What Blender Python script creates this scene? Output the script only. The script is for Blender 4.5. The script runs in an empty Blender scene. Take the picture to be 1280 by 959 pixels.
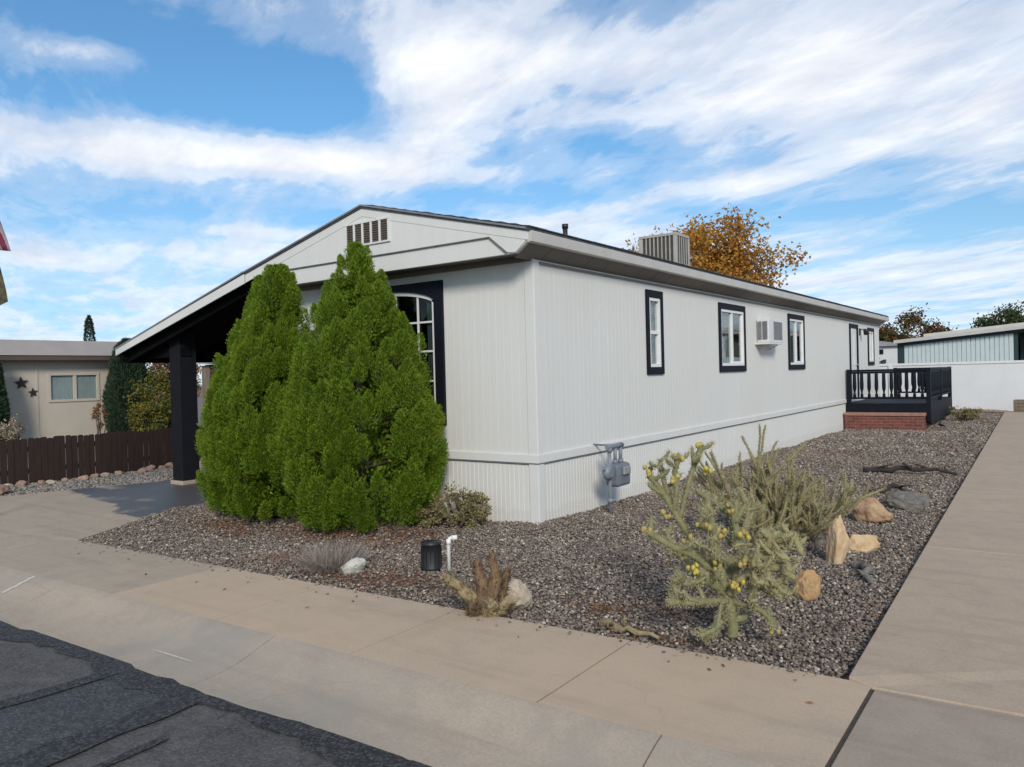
import bpy, math, random
import numpy as np
from mathutils import Vector, Matrix

random.seed(7)
RNG = np.random.default_rng(11)
scene = bpy.context.scene
COL = scene.collection
R = math.radians

# ------------------------------------------------------------------ materials
def new_mat(name):
    m = bpy.data.materials.new(name); m.use_nodes = True
    nt = m.node_tree
    for n in list(nt.nodes): nt.nodes.remove(n)
    out = nt.nodes.new('ShaderNodeOutputMaterial')
    return m, nt, out

def N(nt, t, **kw):
    n = nt.nodes.new(t)
    for k, v in kw.items():
        if k.startswith('i_'):
            key = k[2:]
            n.inputs[int(key) if key.isdigit() else key.replace('_', ' ')].default_value = v
        else: setattr(n, k, v)
    return n

def L(nt, a, b): nt.links.new(a, b)

def rgba(c): return (c[0], c[1], c[2], 1.0)

def noise(nt, vec, scale, detail=4, rough=.55, dist=0.0):
    n = N(nt, 'ShaderNodeTexNoise')
    n.inputs['Scale'].default_value = scale; n.inputs['Detail'].default_value = detail
    n.inputs['Roughness'].default_value = rough; n.inputs['Distortion'].default_value = dist
    if vec is not None: L(nt, vec, n.inputs['Vector'])
    return n.outputs['Fac']

def ramp(nt, fac, stops, interp='LINEAR'):
    r = N(nt, 'ShaderNodeValToRGB'); r.color_ramp.interpolation = interp
    el = r.color_ramp.elements
    while len(el) < len(stops): el.new(.5)
    for e, (p, c) in zip(el, stops):
        e.position = p; e.color = rgba(c) if hasattr(c, '__len__') else (c, c, c, 1)
    L(nt, fac, r.inputs['Fac']); return r.outputs['Color']

def mixc(nt, fac, a, b, mode='MIX'):
    m = N(nt, 'ShaderNodeMix', data_type='RGBA', blend_type=mode)
    for s, v in ((m.inputs['Factor'], fac), (m.inputs['A'], a), (m.inputs['B'], b)):
        if v is a or v is b: s = m.inputs[6] if v is a else m.inputs[7]
        if hasattr(v, 'links') or isinstance(v, bpy.types.NodeSocket): L(nt, v, s)
        elif isinstance(v, (int, float)): s.default_value = v
        else: s.default_value = rgba(v)
    return m.outputs[2]

def mth(nt, op, a, b=None, c=None, clamp=False):
    m = N(nt, 'ShaderNodeMath', operation=op, use_clamp=clamp)
    for i, v in enumerate((a, b, c)):
        if v is None: continue
        if isinstance(v, bpy.types.NodeSocket): L(nt, v, m.inputs[i])
        else: m.inputs[i].default_value = v
    return m.outputs[0]

def objvec(nt, scale=(1, 1, 1)):
    tc = N(nt, 'ShaderNodeTexCoord')
    mp = N(nt, 'ShaderNodeMapping'); mp.inputs['Scale'].default_value = scale
    L(nt, tc.outputs['Object'], mp.inputs['Vector']); return mp.outputs['Vector']

def geopos(nt):
    return N(nt, 'ShaderNodeNewGeometry').outputs['Position']

def bsdf(nt, out, color, rough=.7, metal=0.0, spec=None, height=None, bstr=.3, bdist=.01):
    b = N(nt, 'ShaderNodeBsdfPrincipled')
    for s, v in (('Base Color', color), ('Roughness', rough), ('Metallic', metal)):
        if isinstance(v, bpy.types.NodeSocket): L(nt, v, b.inputs[s])
        else: b.inputs[s].default_value = rgba(v) if s == 'Base Color' else v
    if spec is not None: b.inputs['Specular IOR Level'].default_value = spec
    if height is not None:
        bp = N(nt, 'ShaderNodeBump'); bp.inputs['Strength'].default_value = bstr; bp.inputs['Distance'].default_value = bdist
        L(nt, height, bp.inputs['Height']); L(nt, bp.outputs['Normal'], b.inputs['Normal'])
    L(nt, b.outputs[0], out.inputs['Surface']); return b

def m_simple(name, c1, c2=None, scale=6, rough=.7, metal=0., bscale=60, bstr=.15, bdist=.004, spec=None, stretch=(1, 1, 1)):
    """two-tone weathered surface with fine relief"""
    m, nt, out = new_mat(name)
    v = objvec(nt, stretch)
    if c2 is None: c2 = tuple(x * .82 for x in c1)
    n1 = noise(nt, v, scale, 5, .6)
    col = mixc(nt, ramp(nt, n1, [(.32, 0.), (.68, 1.)]), c1, c2)
    bsdf(nt, out, col, rough, metal, spec, noise(nt, v, bscale, 4), bstr, bdist)
    return m

def m_siding(name, base, streak=.9):
    m, nt, out = new_mat(name)
    p = geopos(nt)
    mp = N(nt, 'ShaderNodeMapping'); mp.inputs['Scale'].default_value = (9, 9, .5); L(nt, p, mp.inputs['Vector'])
    s1 = noise(nt, mp.outputs[0], 1.0, 4, .6)
    s2 = noise(nt, p, .9, 4, .6)
    c = mixc(nt, ramp(nt, s1, [(.35, 0.), (.75, 1.)]), base, tuple(b * streak for b in base))
    c = mixc(nt, ramp(nt, s2, [(.45, 0.), (.7, .5)]), c, tuple(b * k for b, k in zip(base, (.93, .93, .90))))
    # splash-back dust close to the soil
    sx = N(nt, 'ShaderNodeSeparateXYZ'); L(nt, p, sx.inputs[0])
    d = mth(nt, 'ADD', sx.outputs['Z'], mth(nt, 'MULTIPLY', noise(nt, p, 7, 4), -.22))
    c = mixc(nt, ramp(nt, d, [(-.05, .25), (.02, 0.)]), c, (.52, .47, .41))
    hm = N(nt, 'ShaderNodeMapping'); hm.inputs['Scale'].default_value = (140, 140, 10); L(nt, p, hm.inputs['Vector'])
    h = noise(nt, hm.outputs[0], 1.0, 3)
    bsdf(nt, out, c, .62, 0, .3, h, .25, .004)
    return m

def m_concrete(name, base, dark, stain=None, wet=None, warm=None):
    m, nt, out = new_mat(name)
    p = geopos(nt)
    n1 = noise(nt, p, .8, 6, .6); n2 = noise(nt, p, 5, 6, .65); n3 = noise(nt, p, 70, 3, .6); n4 = noise(nt, p, 260, 2)
    c = mixc(nt, ramp(nt, n1, [(.34, 0.), (.66, 1.)]), base, dark)
    c = mixc(nt, ramp(nt, n2, [(.46, 0.), (.72, .55)]), c, tuple(d * .80 for d in dark))
    c = mixc(nt, ramp(nt, n3, [(.40, 0.), (.8, .5)]), c, tuple(d * .62 for d in dark))
    c = mixc(nt, ramp(nt, n4, [(.62, 0.), (.8, .45)]), c, tuple(min(1, b * 1.5) for b in base))
    # pin-head stains and gum spots
    vo = N(nt, 'ShaderNodeTexVoronoi'); vo.inputs['Scale'].default_value = 1.9; L(nt, p, vo.inputs['Vector'])
    c = mixc(nt, ramp(nt, vo.outputs['Distance'], [(.015, .6), (.05, 0.)]), c, tuple(d * .45 for d in dark))
    # hairline cracks and rubbed-in tyre dirt
    wv = N(nt, 'ShaderNodeVectorMath', operation='ADD'); wn = N(nt, 'ShaderNodeTexNoise'); wn.inputs['Scale'].default_value = 1.3; wn.inputs['Detail'].default_value = 6
    L(nt, p, wn.inputs['Vector']); L(nt, p, wv.inputs[0]); L(nt, wn.outputs['Color'], wv.inputs[1])
    ve = N(nt, 'ShaderNodeTexVoronoi', feature='DISTANCE_TO_EDGE'); ve.inputs['Scale'].default_value = .33; L(nt, wv.outputs[0], ve.inputs['Vector'])
    ck = mth(nt, 'MULTIPLY', ramp(nt, ve.outputs['Distance'], [(.0, 1.), (.002, 0.)]), ramp(nt, noise(nt, p, .7, 3), [(.54, 0.), (.62, .3)]))
    c = mixc(nt, ck, c, tuple(d * .32 for d in dark))
    mp2 = N(nt, 'ShaderNodeMapping'); mp2.inputs['Scale'].default_value = (.5, 5, 1); mp2.inputs['Rotation'].default_value = (0, 0, -.04); L(nt, p, mp2.inputs['Vector'])
    c = mixc(nt, ramp(nt, noise(nt, mp2.outputs[0], 1.0, 6, .65), [(.53, 0.), (.70, .42)]), c, tuple(d * .62 for d in dark))
    rough = .82
    if stain:
        n5 = noise(nt, p, .45, 5, .7, .6)
        c = mixc(nt, ramp(nt, n5, [(.47, 0.), (.62, .75)]), c, stain)
    if warm:
        c = mixc(nt, ramp(nt, noise(nt, p, .33, 4, .6), [(.4, 0.), (.6, .7)]), c, warm)
    if wet:
        # soaked patch under the carport: the shape is a puddle outline of the place itself
        sx = N(nt, 'ShaderNodeSeparateXYZ'); L(nt, p, sx.inputs[0])
        w = mth(nt, 'ADD', sx.outputs['Y'], mth(nt, 'MULTIPLY', sx.outputs['X'], .16))
        w = mth(nt, 'ADD', w, mth(nt, 'MULTIPLY', noise(nt, p, .9, 4, .6), .9))
        f = ramp(nt, mth(nt, 'SUBTRACT', w, wet), [(.0, 0.), (.07, 1.)])
        dry = ramp(nt, noise(nt, p, 1.6, 4, .6), [(.56, 1.), (.66, .35)])
        f = mth(nt, 'MULTIPLY', f, dry)
        c = mixc(nt, f, c, (.080, .075, .072))
        rough = mth(nt, 'SUBTRACT', .82, mth(nt, 'MULTIPLY', f, .34))
    h = mth(nt, 'ADD', mth(nt, 'MULTIPLY', n3, .6), n4)
    bsdf(nt, out, c, rough, 0, .35, h, .28, .003)
    return m

def m_asphalt(name, base, light, rough=.85):
    m, nt, out = new_mat(name)
    p = geopos(nt)
    n1 = noise(nt, p, 1.2, 5, .65, .3); n2 = noise(nt, p, 9, 5, .7)
    vo = N(nt, 'ShaderNodeTexVoronoi'); vo.inputs['Scale'].default_value = 75; L(nt, p, vo.inputs['Vector'])
    agg = ramp(nt, vo.outputs['Color'], [(.45, 0.), (.95, 1.)])
    c = mixc(nt, ramp(nt, n1, [(.3, 0.), (.7, 1.)]), base, light)
    c = mixc(nt, ramp(nt, n2, [(.42, 0.), (.66, .7)]), c, tuple(b * .55 for b in base))
    c = mixc(nt, mth(nt, 'MULTIPLY', agg, .42), c, (.17, .165, .16))
    h = mth(nt, 'SUBTRACT', noise(nt, p, 110, 3), vo.outputs['Distance'])
    bsdf(nt, out, c, rough, 0, .4, h, .6, .006)
    return m

def m_island(name, stops, rough=.8, patch=None, bstr=0, translucent=0., sat=None):
    """one tint per loose piece (stone, leaf)"""
    m, nt, out = new_mat(name)
    g = N(nt, 'ShaderNodeNewGeometry')
    c = ramp(nt, g.outputs['Random Per Island'], stops)
    if patch:
        for (scale, lo, hi, colr, amt) in patch:
            n = noise(nt, g.outputs['Position'], scale, 4, .6)
            c = mixc(nt, ramp(nt, n, [(lo, 0.), (hi, amt)]), c, colr)
    b = bsdf(nt, out, c, rough, 0, .3)
    if bstr:
        bp = N(nt, 'ShaderNodeBump'); bp.inputs['Strength'].default_value = bstr; bp.inputs['Distance'].default_value = .004
        L(nt, noise(nt, g.outputs['Position'], 90, 3), bp.inputs['Height']); L(nt, bp.outputs[0], b.inputs['Normal'])
    if translucent:
        t = N(nt, 'ShaderNodeBsdfTranslucent'); L(nt, c, t.inputs['Color'])
        mx = N(nt, 'ShaderNodeMixShader'); mx.inputs[0].default_value = translucent
        L(nt, b.outputs[0], mx.inputs[1]); L(nt, t.outputs[0], mx.inputs[2]); L(nt, mx.outputs[0], out.inputs['Surface'])
    return m

def m_glass(name, tint=(.9, .95, .95), k=1.0, add=.04):
    m, nt, out = new_mat(name)
    t = N(nt, 'ShaderNodeBsdfTransparent'); t.inputs['Color'].default_value = rgba(tint)
    g = N(nt, 'ShaderNodeBsdfGlossy'); g.inputs['Roughness'].default_value = .03
    f = N(nt, 'ShaderNodeLayerWeight'); f.inputs['Blend'].default_value = .5
    fp = mth(nt, 'POWER', f.outputs['Facing'], 3.5)
    bp = N(nt, 'ShaderNodeBump'); bp.inputs['Strength'].default_value = .04; bp.inputs['Distance'].default_value = .02
    L(nt, noise(nt, geopos(nt), 2.5, 2), bp.inputs['Height']); L(nt, bp.outputs[0], g.inputs['Normal'])
    mx = N(nt, 'ShaderNodeMixShader')
    L(nt, mth(nt, 'MULTIPLY_ADD', fp, .7 * k, add + .03), mx.inputs[0]); L(nt, t.outputs[0], mx.inputs[1]); L(nt, g.outputs[0], mx.inputs[2])
    L(nt, mx.outputs[0], out.inputs['Surface'])
    return m

def m_brick(name):
    m, nt, out = new_mat(name)
    p = geopos(nt)
    sx = N(nt, 'ShaderNodeSeparateXYZ'); L(nt, p, sx.inputs[0])
    cb = N(nt, 'ShaderNodeCombineXYZ')
    L(nt, mth(nt, 'ADD', sx.outputs['X'], sx.outputs['Y']), cb.inputs['X']); L(nt, sx.outputs['Z'], cb.inputs['Y'])
    b = N(nt, 'ShaderNodeTexBrick'); L(nt, cb.outputs[0], b.inputs['Vector'])
    b.inputs['Scale'].default_value = 1; b.inputs['Brick Width'].default_value = .2; b.inputs['Row Height'].default_value = .075
    b.inputs['Mortar Size'].default_value = .006
    b.inputs['Color1'].default_value = (.22, .07, .055, 1); b.inputs['Color2'].default_value = (.13, .05, .042, 1); b.inputs['Mortar'].default_value = (.24, .15, .12, 1)
    c = mixc(nt, ramp(nt, noise(nt, p, 9, 4), [(.4, 0.), (.75, .6)]), b.outputs['Color'], (.12, .05, .04))
    bsdf(nt, out, c, .85, 0, .2, b.outputs['Fac'], -.5, .01)
    return m

def m_rock(name, c1, c2, c3, scale=9):
    m, nt, out = new_mat(name)
    v = objvec(nt)
    n1 = noise(nt, v, scale, 6, .65, .5); n2 = noise(nt, v, scale * 5, 5, .7)
    c = mixc(nt, ramp(nt, n1, [(.35, 0.), (.62, 1.)]), c1, c2)
    c = mixc(nt, ramp(nt, n2, [(.5, 0.), (.75, .8)]), c, c3)
    bsdf(nt, out, c, .85, 0, .25, mth(nt, 'ADD', n1, mth(nt, 'MULTIPLY', n2, .5)), .6, .012)
    return m

def m_flag(name):
    m, nt, out = new_mat(name)
    v = objvec(nt)
    sx = N(nt, 'ShaderNodeSeparateXYZ'); L(nt, v, sx.inputs[0])
    s = mth(nt, 'FRACT', mth(nt, 'MULTIPLY', mth(nt, 'ADD', sx.outputs['X'], mth(nt, 'MULTIPLY', sx.outputs['Z'], .30)), 13))
    c = mixc(nt, mth(nt, 'GREATER_THAN', s, .32), (.30, .22, .25), (.13, .012, .04))
    bsdf(nt, out, c, .8)
    return m

M = {}
M['siding'] = m_siding('painted_siding', (.665, .655, .615), .95)
M['trim'] = m_simple('painted_trim', (.675, .665, .625), (.635, .625, .588), 3, .55, bstr=.06)
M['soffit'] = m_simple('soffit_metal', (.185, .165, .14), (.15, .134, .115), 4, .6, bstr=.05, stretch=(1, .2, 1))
M['fascia'] = m_simple('fascia_metal', (.53, .51, .465), (.46, .44, .40), 3, .45, bstr=.04)
M['shingle'] = m_simple('roof_shingle', (.075, .078, .085), (.035, .037, .042), 14, .9, bscale=70, bstr=.6, bdist=.01)
M['navy'] = m_simple('navy_paint', (.008, .010, .017), (.006, .0075, .012), 5, .6, bstr=.08, spec=.16)
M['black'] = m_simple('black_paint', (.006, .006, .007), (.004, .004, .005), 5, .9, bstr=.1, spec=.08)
M['postblack'] = m_simple('post_paint', (.011, .012, .016), (.008, .009, .011), 5, .8, bstr=.1, spec=.15)
M['vinyl'] = m_simple('white_vinyl', (.74, .74, .72), (.68, .68, .66), 6, .35, bstr=.03)
M['glass'] = m_glass('window_glass', add=.06)
M['darkglass'] = m_glass('dark_window_glass', (.5, .55, .55), .6, .0)
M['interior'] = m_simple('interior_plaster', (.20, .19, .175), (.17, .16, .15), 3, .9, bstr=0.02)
M['blind'] = m_simple('blind_fabric', (.50, .50, .48), (.40, .40, .39), 3, .8, bscale=1, bstr=0.0)
M['blinddark'] = m_simple('screen_fabric', (.10, .10, .098), (.075, .075, .073), 3, .8, bstr=0.0)
M['curtain'] = m_simple('curtain_fabric', (.45, .52, .47), (.34, .41, .37), 9, .9, stretch=(8, 8, .3), bstr=.02)
M['concrete'] = m_concrete('sidewalk_concrete', (.515, .395, .282), (.455, .352, .255), warm=(.54, .40, .272))
M['curbc'] = m_concrete('curb_concrete', (.435, .352, .265), (.385, .318, .245), stain=(.29, .262, .222))
M['walkc'] = m_concrete('walkway_concrete', (.47, .362, .262), (.425, .328, .238))
M['slabc'] = m_concrete('grey_slab_concrete', (.385, .305, .232), (.345, .275, .21))
M['drivec'] = m_concrete('driveway_concrete', (.455, .362, .265), (.39, .316, .238), wet=3.78)
M['asphalt'] = m_asphalt('asphalt', (.068, .062, .059), (.115, .104, .097))
M['patch'] = m_asphalt('asphalt_patch', (.040, .042, .046), (.058, .060, .064), .75)
M['sealer'] = m_asphalt('asphalt_sealer', (.020, .019, .0195), (.034, .032, .032), .7)
M['joint'] = m_simple('joint_dirt', (.075, .058, .042), (.045, .034, .025), 20, .95)
M['soil'] = m_simple('gravel_soil', (.145, .105, .082), (.085, .067, .058), 6, .95, bscale=45, bstr=.9, bdist=.02)
M['mulch'] = m_simple('bark_mulch', (.20, .083, .040), (.11, .050, .028), 16, .95, bscale=60, bstr=.9, bdist=.02)
M['ground'] = m_simple('bare_ground', (.19, .155, .125), (.13, .11, .09), 1.4, .95, bscale=30, bstr=.6, bdist=.02)
M['pebble'] = m_island('river_pebbles', [(0, (.090, .076, .066)), (.20, (.15, .124, .104)), (.38, (.24, .197, .158)), (.52, (.126, .105, .092)), (.66, (.285, .23, .175)), (.80, (.175, .136, .106)), (.92, (.37, .315, .25)), (1, (.52, .465, .385))], .75,
                       patch=[(.75, .56, .68, (.17, .085, .055), .5), (3.5, .58, .70, (.13, .075, .05), .4)])
M['greypebble'] = m_island('driveway_pebbles', [(0, (.10, .095, .085)), (.5, (.22, .20, .17)), (1, (.34, .30, .26))], .8)
M['litter'] = m_island('mulch_chips', [(0, (.18, .08, .04)), (.5, (.24, .12, .065)), (1, (.13, .075, .048))], .9)
M['arbor'] = m_island('arborvitae_sprays', [(0, (.068, .122, .012)), (.35, (.130, .220, .014)), (.7, (.190, .292, .018)), (1, (.275, .36, .032))], .6, translucent=.35, patch=[(4.5, .50, .66, (.065, .125, .014), .4), (2.2, .52, .7, (.24, .28, .02), .35), (3.1, .70, .78, (.20, .13, .05), .4)])
M['bark'] = m_simple('tree_bark', (.12, .09, .065), (.06, .048, .038), 20, .95, bscale=40, bstr=.8, bdist=.02, stretch=(1, 1, .2))
M['orangeleaf'] = m_island('autumn_leaves', [(0, (.30, .12, .02)), (.4, (.50, .225, .035)), (.75, (.56, .30, .05)), (1, (.24, .19, .05))], .6, translucent=.35)
M['redleaf'] = m_island('russet_leaves', [(0, (.05, .065, .02)), (.35, (.09, .10, .03)), (.6, (.15, .055, .025)), (.85, (.21, .06, .025)), (1, (.10, .12, .035))], .6, translucent=.3)
M['greenleaf'] = m_island('green_leaves', [(0, (.035, .055, .018)), (.5, (.07, .10, .03)), (1, (.12, .14, .05))], .6, translucent=.3)
M['yellowleaf'] = m_island('yellowing_leaves', [(0, (.05, .07, .018)), (.4, (.10, .12, .025)), (.72, (.17, .16, .028)), (.9, (.36, .26, .03)), (1, (.24, .10, .03))], .6, translucent=.3)
M['rustleaf'] = m_island('rust_leaves', [(0, (.10, .06, .025)), (.5, (.24, .11, .04)), (1, (.32, .17, .06))], .6, translucent=.3)
M['conifer'] = m_island('dark_conifer', [(0, (.018, .034, .018)), (.5, (.030, .055, .028)), (1, (.05, .08, .04))], .7, translucent=.1)
M['drygrass'] = m_island('dry_blades', [(0, (.22, .17, .11)), (.5, (.36, .29, .20)), (1, (.46, .39, .29))], .85, translucent=.2)
M['greygrass'] = m_island('grey_blades', [(0, (.16, .13, .11)), (.5, (.30, .25, .21)), (1, (.42, .37, .32))], .9, translucent=.2)
M['dryshrub'] = m_island('dry_shrub', [(0, (.16, .13, .06)), (.5, (.28, .22, .10)), (.8, (.20, .20, .08)), (1, (.38, .31, .17))], .85, translucent=.2)
M['cactus'] = m_simple('cholla_skin', (.165, .172, .072), (.235, .215, .112), 9, .75, bscale=90, bstr=.5, bdist=.006)
M['cactuspale'] = m_simple('cholla_pale_skin', (.30, .268, .135), (.25, .225, .105), 9, .75, bscale=90, bstr=.5, bdist=.006)
M['cactustan'] = m_simple('cholla_tan_skin', (.195, .175, .075), (.27, .222, .115), 7, .8, bscale=90, bstr=.5, bdist=.006)
M['spine'] = m_island('cholla_spines', [(0, (.27, .24, .12)), (.5, (.41, .36, .20)), (1, (.54, .48, .31))], .7)
M['fruit'] = m_simple('cholla_fruit', (.52, .39, .05), (.38, .33, .09), 25, .6, bscale=80, bstr=.5, bdist=.006)
M['fruitold'] = m_simple('cholla_old_fruit', (.42, .31, .07), (.30, .24, .09), 25, .6, bscale=80, bstr=.5, bdist=.006)
M['deadwood'] = m_simple('dead_wood', (.25, .16, .085), (.115, .07, .038), 9, .95, bscale=50, bstr=1., bdist=.012, stretch=(3, 3, .6))
M['deadpale'] = m_simple('dead_pale_fibre', (.36, .29, .165), (.24, .175, .09), 10, .95, bscale=60, bstr=.8, bdist=.01)
M['darkwood'] = m_simple('dark_branch', (.045, .038, .035), (.025, .022, .02), 12, .95, bscale=50, bstr=.8, bdist=.01)
M['greywood'] = m_simple('grey_driftwood', (.21, .19, .16), (.12, .108, .09), 12, .95, bscale=50, bstr=.8, bdist=.01)
M['rockwhite'] = m_rock('white_rock', (.58, .56, .50), (.42, .40, .34), (.24, .21, .16))
M['rocktan'] = m_rock('tan_rock', (.60, .45, .29), (.46, .29, .14), (.54, .44, .33))
M['rockpale'] = m_rock('pale_rock', (.50, .43, .34), (.38, .31, .23), (.26, .21, .16))
M['rockorange'] = m_rock('orange_rock', (.47, .25, .10), (.40, .29, .16), (.26, .15, .08))
M['rockbrown'] = m_rock('brown_rock', (.36, .21, .12), (.44, .31, .19), (.20, .12, .085))
M['rockgrey'] = m_rock('grey_rock', (.185, .168, .145), (.11, .10, .088), (.26, .24, .205))
M['rockpink'] = m_rock('pink_rock', (.36, .235, .175), (.25, .16, .12), (.42, .32, .25))
M['pvc'] = m_simple('white_plastic', (.78, .77, .73), (.72, .70, .66), 10, .35, bstr=.02)
M['bucket'] = m_simple('black_plastic', (.012, .013, .014), (.02, .02, .02), 10, .45, bstr=.1)
M['meter'] = m_simple('grey_enamel', (.155, .172, .205), (.12, .135, .16), 12, .5, bstr=.06)
M['pipe'] = m_simple('painted_pipe', (.20, .225, .26), (.155, .175, .20), 12, .5, bstr=.06)
M['galv'] = m_simple('galvanised_steel', (.40, .40, .385), (.30, .295, .28), 8, .5, .35, bstr=.05)
M['beige'] = m_simple('beige_enamel', (.42, .40, .36), (.33, .31, .275), 5, .55, bstr=.06)
M['louvre'] = m_simple('louvre_shadow_grey', (.16, .155, .14), (.12, .115, .10), 9, .7, bstr=.06)
M['louvredark'] = m_simple('cooler_pad', (.075, .068, .055), (.05, .046, .04), 9, .9, bstr=.3)
M['acwhite'] = m_simple('off_white_enamel', (.66, .66, .65), (.58, .58, .57), 5, .4, bstr=.03)
M['acgrey'] = m_simple('fin_grey', (.22, .225, .235), (.17, .175, .18), 10, .5, bstr=.05)
M['brick'] = m_brick('red_brick')
M['brickcap'] = m_simple('brick_cap', (.36, .20, .15), (.25, .12, .09), 8, .85, bstr=.3)
M['fencewood'] = m_simple('stained_fence', (.034, .016, .0115), (.020, .010, .008), 7, .75, bscale=30, bstr=.4, bdist=.006, stretch=(3, 3, .4))
M['white_wall'] = m_simple('white_fence_paint', (.70, .70, .69), (.64, .64, .63), 1.5, .6, bscale=30, bstr=.05)
M['blue'] = m_simple('pale_blue_siding', (.54, .61, .60), (.49, .56, .555), 3, .55, bstr=.04)
M['greentrim'] = m_simple('dark_green_trim', (.016, .040, .038), (.012, .03, .028), 3, .55, bstr=.04)
M['cream'] = m_simple('cream_stucco', (.50, .44, .36), (.45, .40, .325), 2, .85, bscale=80, bstr=.2)
M['roofgrey'] = m_simple('grey_metal_roof', (.27, .24, .225), (.24, .212, .198), 2, .6, bstr=.05)
M['beigeroof'] = m_simple('beige_roof', (.33, .29, .265), (.29, .255, .235), 2, .7, bstr=.1)
M['brownfascia'] = m_simple('brown_fascia', (.10, .075, .055), (.08, .06, .045), 3, .6, bstr=.05)
M['rust'] = m_simple('rusty_iron', (.035, .022, .016), (.02, .014, .012), 20, .8, bstr=.2)
M['tanboard'] = m_simple('weathered_board', (.22, .17, .12), (.13, .095, .065), 6, .85, bscale=30, bstr=.3, stretch=(3, 3, .3))
M['brownboard'] = m_simple('brown_board', (.05, .036, .027), (.03, .022, .017), 6, .85, bscale=30, bstr=.3, stretch=(3, 3, .3))
M['plank'] = m_simple('plank', (.33, .24, .165), (.25, .17, .115), 5, .85, bscale=30, bstr=.3)
M['flag'] = m_flag('striped_flag')
M['flag2'] = m_simple('patterned_flag', (.17, .14, .05), (.015, .018, .03), 12, .85, bstr=.05)
M['pole'] = m_simple('white_pole', (.6, .6, .6), (.5, .5, .5), 4, .4, bstr=.02)
M['paint'] = m_simple('road_paint', (.60, .57, .50), (.42, .37, .30), 60, .7, bstr=.1)

# ------------------------------------------------------------------ mesh kit
def world_loc(o):
    v = Vector((0, 0, 0))
    while o is not None: v += o.location; o = o.parent
    return v

def link(o, parent=None):
    COL.objects.link(o)
    if parent is not None: o.parent = parent
    return o

def tag(o, label=None, cat=None, group=None, kind=None):
    if label: o['label'] = label
    if cat: o['category'] = cat
    if group: o['group'] = group
    if kind: o['kind'] = kind
    return o

def thing(name, loc, label, cat, group=None, rz=0.0):
    o = bpy.data.objects.new(name, None); o.location = loc; o.rotation_euler = (0, 0, rz); o.empty_display_size = .2
    link(o); return tag(o, label, cat, group)

class MB:
    def __init__(s): s.v = []; s.f = []; s.mi = []; s.sm = []
    def add(s, vs, fs, mi=0, smooth=False):
        k = len(s.v); s.v += [tuple(v) for v in vs]
        for f in fs: s.f.append(tuple(i + k for i in f)); s.mi.append(mi); s.sm.append(smooth)
        return s
    def box(s, x0, x1, y0, y1, z0, z1, mi=0):
        return s.hexa([(x0, y0, z0), (x1, y0, z0), (x1, y1, z0), (x0, y1, z0), (x0, y0, z1), (x1, y0, z1), (x1, y1, z1), (x0, y1, z1)], mi)
    def hexa(s, p, mi=0):
        return s.add(p, [(3, 2, 1, 0), (4, 5, 6, 7), (0, 1, 5, 4), (1, 2, 6, 5), (2, 3, 7, 6), (3, 0, 4, 7)], mi)
    def obox(s, c, sz, rot, mi=0):
        c = Vector(c); P = []
        for z in (-.5, .5):
            for x, y in ((-.5, -.5), (.5, -.5), (.5, .5), (-.5, .5)):
                P.append(c + rot @ Vector((x * sz[0], y * sz[1], z * sz[2])))
        return s.hexa(P, mi)
    def prism(s, poly, ext, mi=0):
        """closed solid: planar polygon swept along ext"""
        n = len(poly); e = Vector(ext)
        vs = [Vector(p) for p in poly] + [Vector(p) + e for p in poly]
        fs = [tuple(range(n - 1, -1, -1)), tuple(range(n, 2 * n))] + [(i, (i + 1) % n, n + (i + 1) % n, n + i) for i in range(n)]
        return s.add(vs, fs, mi)
    def tube(s, pts, rad, n=8, mi=0, caps=True, smooth=True):
        pts = [Vector(p) for p in pts]
        if not hasattr(rad, '__len__'): rad = [rad] * len(pts)
        vs = []; fs = []
        t0 = (pts[1] - pts[0]).normalized()
        a = t0.orthogonal().normalized()
        for i, p in enumerate(pts):
            t = (pts[min(i + 1, len(pts) - 1)] - pts[max(i - 1, 0)]).normalized()
            a = (a - t * a.dot(t)); a = a.normalized() if a.length > 1e-6 else t.orthogonal().normalized()
            b = t.cross(a)
            for k in range(n):
                w = 2 * math.pi * k / n
                vs.append(p + (a * math.cos(w) + b * math.sin(w)) * rad[i])
        for i in range(len(pts) - 1):
            for k in range(n):
                fs.append((i * n + k, i * n + (k + 1) % n, (i + 1) * n + (k + 1) % n, (i + 1) * n + k))
        s.add(vs, fs, mi, smooth)
        if caps:
            k = len(s.v) - len(vs)
            s.f.append(tuple(k + i for i in range(n - 1, -1, -1))); s.mi.append(mi); s.sm.append(False)
            q = k + (len(pts) - 1) * n
            s.f.append(tuple(q + i for i in range(n))); s.mi.append(mi); s.sm.append(False)
        return s
    def lathe(s, prof, c, n=12, mi=0, smooth=True):
        return s.tube([(c[0], c[1], c[2] + z) for r, z in prof], [r for r, z in prof], n, mi, True, smooth)
    def build(s, name, mats, parent=None, bevel=0.0, loc=None):
        me = bpy.data.meshes.new(name)
        off = world_loc(parent) if parent is not None else Vector((0, 0, 0))
        if loc is not None: off = off + (Vector(loc) - off)
        me.from_pydata([(v[0] - off[0], v[1] - off[1], v[2] - off[2]) for v in s.v], [], s.f)
        if not isinstance(mats, (list, tuple)): mats = [mats]
        for m in mats: me.materials.append(m)
        me.polygons.foreach_set('material_index', s.mi)
        me.polygons.foreach_set('use_smooth', s.sm)
        me.update()
        o = bpy.data.objects.new(name, me)
        if loc is not None: o.location = Vector(loc) - (world_loc(parent) if parent is not None else Vector((0, 0, 0)))
        link(o, parent)
        if bevel:
            b = o.modifiers.new('bevel', 'BEVEL'); b.width = bevel; b.segments = 2; b.limit_method = 'ANGLE'; b.angle_limit = R(40)
        return o

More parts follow.
